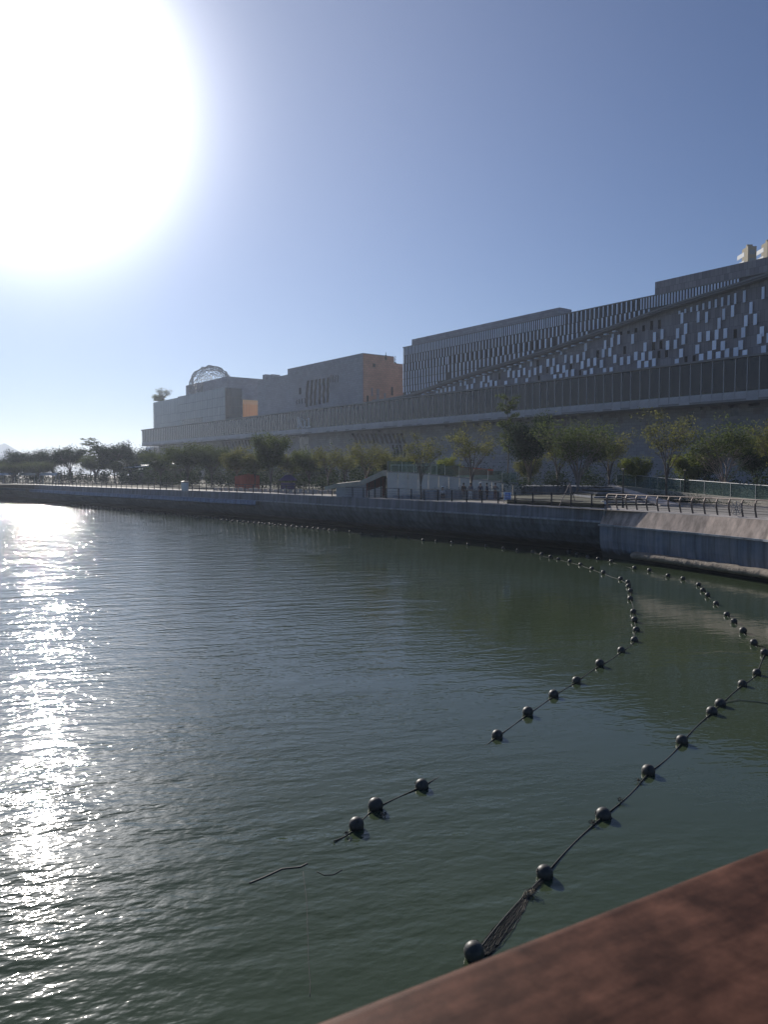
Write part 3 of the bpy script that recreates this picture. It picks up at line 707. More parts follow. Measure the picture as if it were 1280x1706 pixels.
# lattice dome
bmx = bmesh.new(); bmesh.ops.create_icosphere(bmx, subdivisions=4, radius=8.6)
rq2 = random.Random(4)
for v in bmx.verts: v.co += Vector((rq2.uniform(-.32,.32), rq2.uniform(-.32,.32), rq2.uniform(-.32,.32)))
bmesh.ops.delete(bmx, geom=[v for v in bmx.verts if v.co.z < -3.5], context='VERTS')
bmesh.ops.dissolve_edges(bmx, edges=[e for e in bmx.edges if rq2.random() < .16 and len(e.link_faces) == 2])
bmesh.ops.wireframe(bmx, faces=bmx.faces, thickness=.26, use_replace=True, use_boundary=True, use_even_offset=False)
me = bpy.data.meshes.new('dome'); bmx.to_mesh(me); bmx.free(); me.materials.append(M['lattice'])
dd = -15.0
ob('dome', me, lb, (s_at(353, dd), dd, zz(353, 610, dd)-8.6))

# ---------------- two far towers at the right edge
def tower(px0, px1, pytop, Y, label, dep=5):
    a = AT(px0, Y); b_ = AT(px1, Y); wd = (b_-a).length; t_ = thing('apartment_tower', label, 'tower', ((a.x+b_.x)/2, Y, 0), 0, 'apartment towers behind the mall')
    zt = ZY(pytop, Y)
    mm = MB(); mm.box(-wd/2, wd/2, 0, dep, 3.5, zt); mm.box(-wd/2+.6, wd/2-.6, 2, dep-2, zt, zt+1.2); mm.build('wall', M['tower'], t_)
    n = max(1, int(wd/3.2))
    for fl in range(12):
        z1 = zt-1.4-fl*3.1
        for k in range(n):
            c0 = -wd/2+(k+.5)*wd/n; piece('window', M['towerglass'], t_, c0-.32*wd/n, c0+.32*wd/n, -.08, .03, z1-1.7, z1)
        piece('window', M['towerglass'], t_, -wd/2-.06, -wd/2+.03, 3, 9, z1-1.7, z1)
    return t_
tower(1238, 1252, 410, 300, 'slim pale cream tower poking above the mall roof')
tower(1270, 1296, 402, 300, 'grey-green apartment tower cut by the right edge of the frame')

# ================================================================== PROMENADE
# straight dark railing on the quay
def path_points(line, step):
    o = []; carry = 0
    for a, b_ in zip(line, line[1:]):
        ln = (b_-a).length; d = carry
        while d < ln: o.append(a.lerp(b_, d/ln)); d += step
        carry = d-ln
    return o
rl = thing('railing', 'long straight dark metal railing along the top of the quay wall', 'railing')
lin = offs(TOP[2:], -.3)
pm = MB(); pm.box(-.035,.035,-.05,.05,0,1.08); pmesh = pm.mesh('post', M['raildark'])
pp = path_points(lin, 2.0)
for p in pp: ob('post', pmesh, rl, (p.x, p.y, 3.66), (0,0,.8))
for z, r_ in ((4.72,.032),(4.42,.018),(4.17,.018),(3.92,.018)):
    mm = MB(); mm.tube([(p.x, p.y, z) for p in lin], r_, 6); mm.build('rail', M['raildark'] if z > 4.6 else M['railmetal'], rl)
# curved-post railing at right
r2_ = thing('railing', 'sunlit brown railing with outward curved posts on the pink granite wall', 'railing')
lin2 = offs(TOPR, -.25)
cpts = [(0,0,0),(.06,0,.25),(.13,0,.55),(.12,0,.85),(.02,0,1.05)]
pm = MB()
rows = []
for (x, y, z), wd in zip(cpts, (.06,.055,.05,.045,.05)):
    rows.append([(x-.05,-.028,z),(x+.05,-.028,z),(x+.05,.028,z),(x-.05,.028,z)])
pm.loft(rows, closed=True); pm.add(rows[-1], [(0,1,2,3)]); pmesh2 = pm.mesh('post', M['railmetal'])
pts = path_points(lin2, 1.02)
for p in pts:
    ob('post', pmesh2, r2_, (p.x, p.y, 3.70), (0,0,math.pi+.35))
for (off, z, r_) in ((-.05,4.76,.045),(.0,4.56,.014),(.04,4.40,.014),(.06,4.24,.014),(.05,4.08,.014),(.02,3.92,.014)):
    mm = MB(); mm.tube([(p.x, p.y, z) for p in offs(lin2, off+.06)], r_, 6); mm.build('rail', M['railmetal'], r2_)
# round emblem panel on the railing near the right edge
em = thing('emblem_panel', 'round pale pierced emblem fixed on the curved railing near the right edge', 'emblem')
ep = G(1228, 855, 4.15); mm = MB()
c0 = offs(lin2, .2)
best = min(path_points(offs(lin2, .22), .05), key=lambda p: abs(640+p.x/p.y*F-1228)); dirv = (TOPR[3]-TOPR[2]).normalized()
for rr_ in (.42,.28,.14):
    mm.tube([(best.x+dirv.x*rr_*math.cos(a), best.y+dirv.y*rr_*math.cos(a), 4.2+rr_*math.sin(a)) for a in [k*math.pi/9 for k in range(19)]], .02, 4)
for k in range(8):
    a = k*math.pi/4; mm.tube([(best.x+dirv.x*q*math.cos(a), best.y+dirv.y*q*math.cos(a), 4.2+q*math.sin(a)) for q in (.05,.44)], .03, 4)
mm.build('emblem_ring', M['cap'], em)

# kerb, paths and planting (sheets and low mounds)
def sheet(name, pts, z, mt, kind='structure', th=None):
    bmx = bmesh.new(); vv = [bmx.verts.new((p[0], p[1], z if len(p) < 3 else p[2])) for p in pts]; bmx.faces.new(vv)
    bmesh.ops.triangulate(bmx, faces=bmx.faces); bmesh.ops.recalc_face_normals(bmx, faces=bmx.faces)
    me = bpy.data.meshes.new(name); bmx.to_mesh(me); bmx.free(); me.materials.append(mt)
    return tag(ob(name, me), kind=kind)
sheet('planting_bed', [AT(-250,190)[:2], AT(120,158)[:2], AT(420,112)[:2], AT(620,92)[:2], AT(700,90)[:2], AT(900,78)[:2], AT(960,84)[:2], (26,92), (34,92), (38,66), (60,60), (60,110), (-105,330), (-260,330)], 3.604, M['soil'])

def leaf_cloud(mm, c, n, sx, sy, sz, size, rq, up=0.0):
    for _ in range(n):
        g = Vector((rq.gauss(0,1)*sx, rq.gauss(0,1)*sy, rq.gauss(0,1)*sz)); p = Vector(c)+g
        a = Vector((rq.uniform(-1,1), rq.uniform(-1,1), rq.uniform(-.5,.5))).normalized()
        b_ = a.cross(Vector((rq.uniform(-1,1), rq.uniform(-1,1), rq.uniform(-1,1)))).normalized()
        q = size*rq.uniform(.6,1.4); k = len(mm.v)
        mm.v += [tuple(p-a*q), tuple(p+b_*q*.45), tuple(p+a*q), tuple(p-b_*q*.45)]
        mm.f.append((k,k+1,k+2,k+3))
def hedge(pts, wd, ht, seed, label_mat='hedge', dens_=26, z0=3.6, size=.13):
    mm = MB(); rq = random.Random(seed)
    for a, b_ in zip(pts, pts[1:]):
        a, b_ = Vector(a[:2]), Vector(b_[:2]); ln = (b_-a).length
        for k in range(max(2, int(ln/.8))):
            p = a.lerp(b_, (k+rq.random())/max(2, int(ln/.8))); h = ht*rq.uniform(.65,1.2)
            leaf_cloud(mm, (p.x+rq.uniform(-wd,wd)*.5, p.y+rq.uniform(-wd,wd)*.5, z0+h*.5), dens_, .5, .5, h*.30, size, rq)
    return tag(mm.build('hedge', M[label_mat], fix=False), kind='stuff')
hedge([AT(-60,215), AT(60,200), AT(230,182)], 6, 2.9, 1, label_mat='leaf_c', dens_=110, size=.26)
hedge([AT(200,172), AT(300,155), AT(430,140)], 6, 3.2, 2, dens_=150, size=.2)
hedge([AT(430,135), AT(540,124), AT(640,112)], 5, 2.6, 3, dens_=150, size=.17)
hedge([AT(250,210), AT(420,175), AT(600,150), AT(700,125)], 7, 5.2, 4, label_mat='leaf_c', dens_=220, size=.26)
hedge([AT(700,112), AT(860,100), AT(1010,96), AT(1180,84), AT(1310,74)], 5, 3.4, 5, label_mat='leaf_c', dens_=230, size=.13)
hedge([AT(560,97), AT(600,94), AT(640,90)], 2, .8, 6, dens_=60, size=.1)
hedge([AT(850,84), AT(930,84), AT(1010,84)], 3, 1.6, 7, label_mat='leaf_c', dens_=160, z0=4.4, size=.1)
hedge([(24.2,82), (24.9,76), (26.0,70), (27.5,66)], 1.2, .8, 8, dens_=90, z0=3.75, size=.07)
hedge([AT(1130,75), AT(1200,69), AT(1260,65)], .3, .35, 9, dens_=40, z0=3.6, size=.05)
hedge([AT(690,84.5), AT(760,84), AT(870,83.5)], .2, .5, 10, dens_=30, z0=4.35, size=.07)

# white retaining wall, panelled, with glass balustrade
rw = thing('retaining_wall', 'pale curved concrete retaining wall with upright joints behind the single bare-stemmed trees', 'wall')
xsw = [646,663,680,697,714,731,748,766,784,802,820,838,855,872]
def wtop(px):
    T = [(646,787),(680,788),(715,791),(765,796),(815,802),(872,809)]
    for (a, ya), (b_, yb) in zip(T, T[1:]):
        if a <= px <= b_: return ya+(yb-ya)*(px-a)/(b_-a)
    return 809
prevp = None
for a, b_ in zip(xsw, xsw[1:]):
    Ya = 83+ (a-646)/226*3; Yb = 83+(b_-646)/226*3
    A, B = AT(a+.4, Ya), AT(b_-.4, Yb); za, zb = ZY(wtop(a), Ya), ZY(wtop(b_), Yb)
    mm = MB(); mm.prism([(A.x,A.y),(B.x,B.y),(B.x,B.y+.35),(A.x,A.y+.35)], [3.6]*4, [za,zb,zb,za]); mm.build('panel', M['concrete'], rw)
mm = MB(); lw = []
for px in range(646, 880, 8):
    Y = 83+(px-646)/226*3; A = AT(px, Y); lw.append((A.x, A.y, ZY(wtop(px), Y)))
rows = [[(x,y-.05,z) for x,y,z in lw], [(x,y-.05,z+.10) for x,y,z in lw], [(x,y+.45,z+.10) for x,y,z in lw], [(x,y+.45,z) for x,y,z in lw]]
mm.loft(rows, closed=False); mm.build('coping', M['cap'], rw)
bl = thing('glass_balustrade', 'faint greenish glass balustrade on the pale curved retaining wall', 'balustrade')
for i in range(0, len(lw)-3, 3):
    a, b_ = lw[i], lw[i+3]; dx, dy = b_[0]-a[0], b_[1]-a[1]; ln = math.hypot(dx, dy); zm_ = (a[2]+b_[2])/2+.15
    ob('glass_panel', unit_box(M['railglass']), bl, ((a[0]+b_[0])/2, (a[1]+b_[1])/2+.3, zm_+.55), (0,0,math.atan2(dy,dx)), (ln-.06, .02, 1.1))
    ob('post', unit_box(M['mullion']), bl, (a[0], a[1]+.3, a[2]+.6), (0,0,0), (.04,.04,1.15))
# return wall at its left corner
mm = MB(); A = AT(646,83); mm.box(A.x-.05, A.x+.3, A.y+.4, A.y+9, 3.6, ZY(787,83)-.02); mm.build('return_wall', M['concrete'], rw)
# red planting/paving band and pale wall beyond
t2 = thing('terrace_wall', 'reddish terrace edge behind the glass balustrade, partly hidden by the bare tree', 'wall')
A, B = AT(738, 100), AT(822, 98); mm = MB(); mm.prism([(A.x,A.y),(B.x,B.y),(B.x,B.y+3),(A.x,A.y+3)], 4.9, [ZY(775,100),ZY(782,98),ZY(782,98),ZY(775,100)]); mm.build('red_band', M['red'], t2)
A, B = AT(700, 99), AT(835, 97); mm = MB(); mm.prism([(A.x,A.y),(B.x,B.y),(B.x,B.y+.3),(A.x,A.y+.3)], 3.6, 6.0); mm.build('pale_band', M['concrete'], t2)
wb = thing('entrance_box', 'small white glazed entrance box behind the left end of the pale retaining wall', 'kiosk')
A, B = AT(652, 90), AT(728, 90); mm = MB(); mm.box(A.x, B.x, 90, 96, ZY(776,90), ZY(773.5,90)); mm.build('roof', M['white'], wb)
for k in range(7):
    x = A.x+(B.x-A.x)*k/6; piece('glazing_bar', M['white'], wb, x-.05, x+.05, 90.05, 90.15, 5.5, ZY(776,90))
for k in range(6):
    x0_ = A.x+(B.x-A.x)*k/6; x1_ = A.x+(B.x-A.x)*(k+1)/6; piece('glass_pane', M['railglass'], wb, x0_+.06, x1_-.06, 90.09, 90.12, 5.5, ZY(776,90))
mm = MB(); mm.box(A.x, B.x, 90, 96, 3.6, 5.5); mm.build('base', M['concrete'], wb)

# sloping stair roof left of the wall
st = thing('stair_shelter', 'pale concrete shelter with sloping roof rising to the right, dark red recess under it', 'shelter')
YS = 86
prof_ = [(541,811),(560,806),(600,801.5),(638,783.5),(645,783.5)]
top_ = [(AT(px,YS).x, ZY(py,YS)) for px, py in prof_]; bot_ = [(AT(px,YS).x, ZY(py,YS)) for px, py in ((541,817),(560,812.5),(603,809),(638,793),(645,793))]
mm = MB(); k = len(mm.v)
rows = [[(x,YS,z) for x,z in bot_],[(x,YS,z) for x,z in top_],[(x,YS+4,z) for x,z in top_],[(x,YS+4,z) for x,z in bot_]]
mm.loft(rows+[rows[0]]); mm.add([r_[-1] for r_ in rows], [(0,1,2,3)]); mm.add([r_[0] for r_ in rows], [(0,1,2,3)])
mm.build('roof', M['cream'], st)
mm = MB(); mm.box(AT(608,YS).x, AT(643,YS).x, YS+2.5, YS+2.7, 3.6, ZY(795,YS)); mm.build('back_wall', M['brick_red'], st)
mm = MB(); mm.prism([(AT(560,YS).x,YS+.3),(AT(610,YS).x,YS+.3),(AT(610,YS).x,YS+.6),(AT(560,YS).x,YS+.6)], 3.6, [ZY(811,YS),ZY(806,YS),ZY(806,YS),ZY(811,YS)]); mm.build('side_wall', M['fascia'], st)
mm = MB(); mm.prism([(AT(612,YS).x,YS+.2),(AT(637,YS).x,YS+.2),(AT(637,YS).x,YS+.4),(AT(612,YS).x,YS+.4)], 3.6, [ZY(818,YS),ZY(810,YS),ZY(810,YS),ZY(818,YS)]); mm.build('stair_cheek', M['concrete'], st)
for k in range(3): piece('post', M['raildark'], st, AT(615+k*10,YS).x-.06, AT(615+k*10,YS).x+.06, YS+.05, YS+.17, 3.6, ZY(803-k*3,YS))

# dark planter bench block in front of the wall
pb = thing('planter_block', 'long low grey planter wall where people sit, below the pale retaining wall', 'planter')
A, B = AT(706, 80.5), AT(833, 80); mm = MB(); mm.prism([(A.x,A.y),(B.x,B.y),(B.x,B.y+2.6),(A.x,A.y+2.6)], 3.6, 4.45); mm.build('block', M['ledge'], pb)
mm = MB(); A, B = AT(655, 81.2), AT(720, 81.0); mm.prism([(A.x,A.y),(B.x,B.y),(B.x,B.y+1.2),(A.x,A.y+1.2)], 3.6, 3.95); mm.build('step', M['ledge'], pb)
tb = thing('terrace_block', 'dark unlit stepped terrace block between the people and the stairs', 'terrace')
A, B = AT(872, 85), AT(1018, 82)
mm = MB(); mm.prism([(A.x,A.y),(B.x,B.y),(B.x,B.y+9),(A.x,A.y+9)], 3.6, 4.85); mm.build('block', M['quay'], tb)
A2, B2, C2, D2_ = AT(846, 68.4), AT(1008, 59.9), AT(1006, 81), AT(838, 84)
mm = MB(); mm.prism([(A2.x,A2.y),(B2.x,B2.y),(C2.x,C2.y),(D2_.x,D2_.y)], 3.6, 3.98); mm.build('ground_shade_slab', M['soil'], tb)  # dark soil slab added to stand for the shaded ground behind the railing

# broad stairs at right
stt = thing('stairs', 'broad steps climbing away beside the start of the curved railing, with pale stringer', 'stairs')
for k in range(9):
    y0 = 65.5+k*1.75; z1 = 3.6+.14*(k+1)
    mm = MB(); mm.box(AT(985+k*2, y0).x, 22.7+k*.10, y0, 82, z1-.14 if k else 3.6, z1); mm.build('step', M['quay'] if k % 2 else M['soil'], stt)
    piece('tread', M['cap'], stt, 22.7+k*.10-.9, 22.7+k*.10, y0-.05, y0+1.7, z1, z1+.02)
mm = MB(); mm.loft([[(22.9,64,3.6),(23.9,83,4.9)],[(22.9,64,3.75),(23.9,83,5.05)],[(24.4,63,3.75),(24.6,83,5.05)],[(24.4,63,3.6),(24.6,83,4.9)]]); mm.add([(22.9,64,3.6),(22.9,64,3.75),(24.4,63,3.75),(24.4,63,3.6)], [(0,1,2,3)]); mm.build('stringer', M['cap'], stt)

# cream kerb wall and greenish balustrade
kw = [(25.4,85.0,4.92,4.88),(27.2,82,4.75,3.6),(29.0,78,4.45,3.6),(30.3,73.5,4.30,3.6),(31.6,69,4.12,3.6),(32.6,65.2,4.0,3.6),(34.2,59,3.9,3.6),(36,50,3.85,3.6)]
ck = thing('kerb_wall', 'low cream concrete kerb wall under the green glass balustrade at right', 'wall')
mm = MB(); mm.loft([[(x,y,3.6) for x,y,a,b_ in kw],[(x,y,a) for x,y,a,b_ in kw],[(x+.4,y+.2,a) for x,y,a,b_ in kw],[(x+.4,y+.2,3.6) for x,y,a,b_ in kw]]); mm.build('wall', M['cream'], ck)
gb2 = thing('glass_balustrade', 'long green-tinted glass balustrade curving behind the curved railing at right', 'balustrade')
kd = []
for (a, b_) in zip(kw, kw[1:]):
    for k in range(4): kd.append([a[i]+(b_[i]-a[i])*k/4 for i in range(3)])
kd.append(kw[-1][:3])
for a, b_ in zip(kd, kd[1:]):
    dx, dy = b_[0]-a[0], b_[1]-a[1]; ln = math.hypot(dx, dy); az = (a[2]+b_[2])/2
    ob('glass_panel', unit_box(M['railglass']), gb2, ((a[0]+b_[0])/2+.2, (a[1]+b_[1])/2+.1, az+.62), (0,0,math.atan2(dy,dx)), (ln-.05, .025, 1.2))
mm = MB(); mm.tube([(a[0]+.2,a[1]+.1,a[2]+1.25) for a in kd], .03, 5); mm.build('top_rail', M['mullion'], gb2)
for a in kd[::3]: ob('post', unit_box(M['mullion']), gb2, (a[0]+.2,a[1]+.1,a[2]+.6), (0,0,0), (.05,.05,1.2))
# raised bed behind it
sheet('raised_bed', [(26,86),(29.5,78.5),(33,65.5),(36.6,50),(60,50),(60,110),(20,110),(20,90)], 3.95, M['soil'])

# bollard lights and lamp posts
def lamp(px, pyb, pyt, label, z=3.6, arm=False):
    p = G(px, pyb, z); h = ZY(pyt, p.y)-z
    t_ = thing('street_lamp', label, 'lamp post', p, 0, 'slim dark lamp posts on the promenade')
    mm = MB(); mm.tube([(0,0,0),(0,0,.5),(0,0,h)], [.10,.07,.05], 8); mm.build('pole', M['raildark'], t_)
    mm = MB(); mm.box(-.12,.12,-.5,.12,h,h+.09); mm.build('lamp_head', M['raildark'], t_)
lamp(642, 828, 783, 'dark post at the high end of the sloping shelter roof')
lamp(645.5, 829, 797, 'short dark post just right of the sloping shelter')
lamp(573, 820, 788, 'dark post left of the multi-stemmed tree beside the shelter')
lamp(556, 817, 797, 'short thin post at the low left end of the shelter')
lamp(1038.5, 846, 782, 'tall dark post rising in front of the broad stairs')
lamp(1141, 834, 784, 'dark post right of the tall leaning tree, before the green glass')
def lamp2(px, Y, pyt, label):
    p = AT(px, Y); h = ZY(pyt, Y)-3.6
    t_ = thing('street_lamp', label, 'lamp post', p, 0, 'slim dark lamp posts on the promenade')
    mm = MB(); mm.tube([(0,0,0),(0,0,h)], [.14,.08], 6); mm.build('pole', M['raildark'], t_)
    mm = MB(); mm.box(-.15,.15,-.6,.15,h,h+.12); mm.build('lamp_head', M['raildark'], t_)
lamp2(70.5, 215, 749, 'thin mast standing above the far left row of trees')

# kiosk with white roof at left, hoardings
kk = thing('pavilion', 'low pavilion with thin white flat roof among the far left trees', 'pavilion')
YK = 176; A, B = AT(206, YK), AT(292, YK)
mm = MB(); mm.prism([(A.x,YK),(B.x,YK),(B.x,YK+12),(A.x,YK+12)], [ZY(780,YK),ZY(774.5,YK)]*1+[ZY(774.5,YK),ZY(780,YK)], [ZY(778.5,YK),ZY(772.5,YK),ZY(772.5,YK)+1.4,ZY(778.5,YK)+1.4]); mm.build('roof', M['white'], kk)
mm = MB(); mm.box(A.x+1, AT(256,YK).x, YK+.6, YK+10, 3.6, ZY(782,YK)); mm.build('wall', M['hut'], kk)
for k in range(9):
    a = AT(257+k*5.4, YK); piece('timber_screen', M['brown'], kk, a.x, a.x+.62, YK+.3+(k%2)*.08, YK+.5, 3.6, ZY(777+(k%3)*.6,YK))
hd = thing('hoarding', 'dull red curved hoarding among the trees, left of the tall clustered stems', 'hoarding')
YH = 122
for k in range(8):
    a, b_ = AT(391+k*5.2, YH+abs(k-3.5)*.3), AT(391+(k+1)*5.2-.3, YH+abs(k-2.5)*.3)
    hh = ZY(789+abs(k-4)*1.1, YH); mm = MB(); mm.prism([(a.x,a.y),(b_.x,b_.y),(b_.x,b_.y+.12),(a.x,a.y+.12)], 3.6, hh); mm.build('panel', M['red'], hd)
pu = thing('canopy_stall', 'small dark purple canopied stall between tree trunks, right of the red hoarding', 'stall')
YP = 124; A, B = AT(464,YP), AT(493,YP)
mm = MB(); mm.add([(A.x,YP,5.0),(B.x,YP,5.0),(B.x,YP+3,5.0),(A.x,YP+3,5.0),((A.x+B.x)/2-.5,YP+1.5,5.9),((A.x+B.x)/2+.5,YP+1.5,5.9)], [(0,1,5,4),(2,3,4,5),(1,2,5),(3,0,4),(0,3,2,1)]); mm.build('canopy', M['purple'], pu)
mm = MB(); mm.box(A.x+.3,B.x-.3,YP+.4,YP+2.6,3.6,4.6); mm.build('counter', M['purple'], pu)
for x in (A.x+.05, B.x-.05):
    for y in (YP+.05, YP+2.95): piece('post', M['raildark'], pu, x-.04, x+.04, y-.04, y+.04, 3.6, 5.0)
bn = thing('litter_bin', 'small pale bin on the promenade, left of the pavilion end', 'bin', G(308, 818, 3.6))
mm = MB(); mm.tube([(0,0,0),(0,0,.2),(0,0,1.25)], [.45,.5,.55], 10); mm.build('body', M['white'], bn)
mm = MB(); mm.tube([(0,0,1.25),(0,0,1.35),(0,0,1.5)], [.6,.6,.2], 10); mm.build('lid', M['hut'], bn)
# low planters/kerb blocks seen as pale gaps between the posts
gk = thing('kerb_line', 'row of pale kerb stones behind the dark railing under the red hoarding', 'kerb')
for k in range(30):
    px = 356+k*8.3; Y = G(px, 820+ (px-360)*.037, 3.6).y+9
    a, b_ = AT(px, Y), AT(px+6.3, Y-.9); mm = MB(); mm.prism([(a.x,a.y),(b_.x,b_.y),(b_.x,b_.y+.5),(a.x,a.y+.5)], 3.6, 4.02+.05*(k%3)); mm.build('kerb_stone', M['cap'], gk)

# notice board
nb_p = G(846, 838, 3.66); nb = thing('notice_board', 'small tilted blue and white notice board fixed to the quay railing', 'notice board', (nb_p.x, nb_p.y-.0, 3.66), .35)
mm = MB(); mm.box(-.36,.36,-.03,.03,.25,1.0); o = mm.build('frame', M['boardwhite'], nb); 
mm = MB(); mm.box(-.25,.25,-.04,-.03,.35,.9); mm.build('print', M['boardblue'], nb)
for k in range(4):
    mm = MB(); mm.box(-.19,.19-.08*(k%2),-.046,-.041,.44+k*.11,.48+k*.11); mm.build('print_line', M['boardwhite'], nb)
for x in (-.3,.3): piece('post', M['raildark'], nb, x-.02, x+.02, .03, .07, 0, .95)
# tree-support tripod and small pale boxes
tp = G(953, 845, 3.6); tr_ = thing('tree_stake', 'pale timber tripod staked round the trunk of the low forked tree', 'tree stake', tp)
for k, (dx, dy) in enumerate(((-1.0,-.4),(.05,-.5),(.7,.6))):
    mm = MB(); mm.tube([(dx,dy+.6,0),(.0,.7,1.9)], .035, 5); mm.build('stake', M['bark_pale'], tr_)
mm = MB(); mm.tube([(-.75,.3,.45),(1.0,.25,.45)], .03, 5); mm.build('crossbar', M['bark_pale'], tr_)
for (px, py, lab) in ((995,830,'small white box on the dark terrace left of the curved railing'),(1007,838,'white block beside the first curved railing post')):
    p = G(px, py, 3.9); b0 = thing('floodlight', lab, 'floodlight', (p.x, p.y, 3.6))
    mm = MB(); mm.box(-.22,.22,-.12,.12,.2,.46); mm.build('housing', M['white'], b0); mm = MB(); mm.tube([(0,0,0),(0,0,.25)], .04, 5); mm.build('stem', M['raildark'], b0)
# white parasols / vans glimpses far left
for (px, Y, lab) in ((14,196,'leftmost white awning on the far promenade'),(47,190,'middle white awning on the far promenade'),(82,184,'right-hand white awning on the far promenade, nearest the tree row')):
    p = AT(px, Y); a0 = thing('awning', lab, 'awning', p, 0, 'white awnings on the far promenade')
    mm = MB(); mm.loft([[(-2,-1,1.9),(2,-1,1.9)],[(-2,0,2.5),(2,0,2.5)],[(-2,1,1.9),(2,1,1.9)]]); mm.build('canopy', M['white'], a0)
    for x in (-1.9,1.9):
        for y in (-.95,.95): piece('post', M['white'], a0, x-.04, x+.04, y-.04, y+.04, 0, 1.9)

# ================================================================== TREES
def grow(seed, H, spread, fork=.25, limbs=5, sub_=4, twig=3, leaf=1.0, lsize=.16, flat=.7, crown_lo=.45, r0=.16, n_leaf=16, droop=0.0):
    rq = random.Random(seed); tr_ = MB(); cr = MB(); tips = []
    fz = H*fork; lean = Vector((rq.uniform(-.06,.06), rq.uniform(-.06,.06), 0))*H
    base = Vector((0,0,-.15)); top = Vector((lean.x*.5, lean.y*.5, fz))
    tr_.tube([base, base.lerp(top,.5)+Vector((rq.uniform(-.05,.05),rq.uniform(-.05,.05),0)), top], [r0*1.35, r0, r0*.85], 7)
    for i in range(limbs):
        a = 2*math.pi*(i+rq.uniform(-.3,.3))/limbs; out = spread*rq.uniform(.5,1.0); hz = H*rq.uniform(.72,1.0)*(1-.16*(out/spread)**2)
        end = Vector((lean.x+math.cos(a)*out, lean.y+math.sin(a)*out, hz)); P = [top]
        for k in range(1, 5):
            f = k/4; bow = math.sin(f*math.pi/2)
            p = Vector((top.x+(end.x-top.x)*(.35*f+.65*f*f), top.y+(end.y-top.y)*(.35*f+.65*f*f), top.z+(end.z-top.z)*(f**.85)))
            P.append(p+Vector((rq.gauss(0,.05), rq.gauss(0,.05), 0))*H*.12)
        rs = [r0*.62*(1-.8*k/4) for k in range(5)]; tr_.tube(P, rs, 5); tips.append(P[-1])
        for j in range(sub_):
            f = .35+.6*(j+rq.random())/sub_; k = min(3, int(f*4)); q = P[k].lerp(P[k+1], f*4-k)
            d = Vector((math.cos(a+rq.uniform(-1.3,1.3)), math.sin(a+rq.uniform(-1.3,1.3)), rq.uniform(.3,1.3))).normalized()
            ln = spread*rq.uniform(.28,.6)
            e = q+d*ln; e.z = min(e.z, H*rq.uniform(.9,1.0)); mid = q.lerp(e,.5)+Vector((0,0,.08*ln))
            tr_.tube([q, mid, e], [rs[k]*.5, rs[k]*.3, .012], 4); tips.append(e)
            for _ in range(twig):
                g = rq.uniform(.35,1); s_ = q.lerp(e, g); d2 = Vector((rq.uniform(-1,1), rq.uniform(-1,1), rq.uniform(-.1,1.0))).normalized()
                e2 = s_+d2*ln*rq.uniform(.35,.7); tr_.tube([s_, e2], [.018,.007], 3, cap=False)
                if e2.z > H*crown_lo: tips.append(e2)
    for p in tips:
        if p.z < H*crown_lo: continue
        if rq.random() > leaf: continue
        c = spread*.14
        leaf_cloud(cr, p, int(n_leaf*rq.uniform(.5,1.5)), c, c, c*flat, lsize, rq)
    return tr_, cr
def layered(seed, H, spread, tiers=6, lsize=.16, n_leaf=14, r0=.14, start=.3, forks=7, taper=.2):
    rq = random.Random(seed); tr_ = MB(); cr = MB()
    P = [Vector((rq.uniform(-.06,.06)*k, rq.uniform(-.06,.06)*k, H*k/8)) for k in range(9)]; P[0].z = -.15
    tr_.tube(P, [r0*(1.2-k/8*1.0) for k in range(9)], 7)
    for t_ in range(tiers):
        f = start+(1-start)*(t_+.3)/tiers; z = H*f; w_ = spread*(1-taper*(f-start)/(1-start))*rq.uniform(.75,1.1)
        k = min(7, int(f*8)); c0 = P[k].lerp(P[k+1], f*8-k)
        for i in range(forks):
            a = 2*math.pi*(i+rq.random())/forks; ln = w_*rq.uniform(.6,1.1); c0 = P[k].lerp(P[k+1], f*8-k)+Vector((0,0,rq.uniform(-.4,.4)*H/9)); e = c0+Vector((math.cos(a)*ln, math.sin(a)*ln, ln*rq.uniform(.02,.32))); mid = c0.lerp(e,.5)+Vector((0,0,.04*ln))
            tr_.tube([c0, mid, e], [.05,.03,.012], 4)
            for g in (.35,.55,.7,.82,.92,1.0):
                p = c0.lerp(e, g)+Vector((rq.gauss(0,.12), rq.gauss(0,.12), .06))*ln
                leaf_cloud(cr, p, int(n_leaf*rq.uniform(.6,1.3)), ln*.12, ln*.12, ln*.05, lsize, rq)
    return tr_, cr
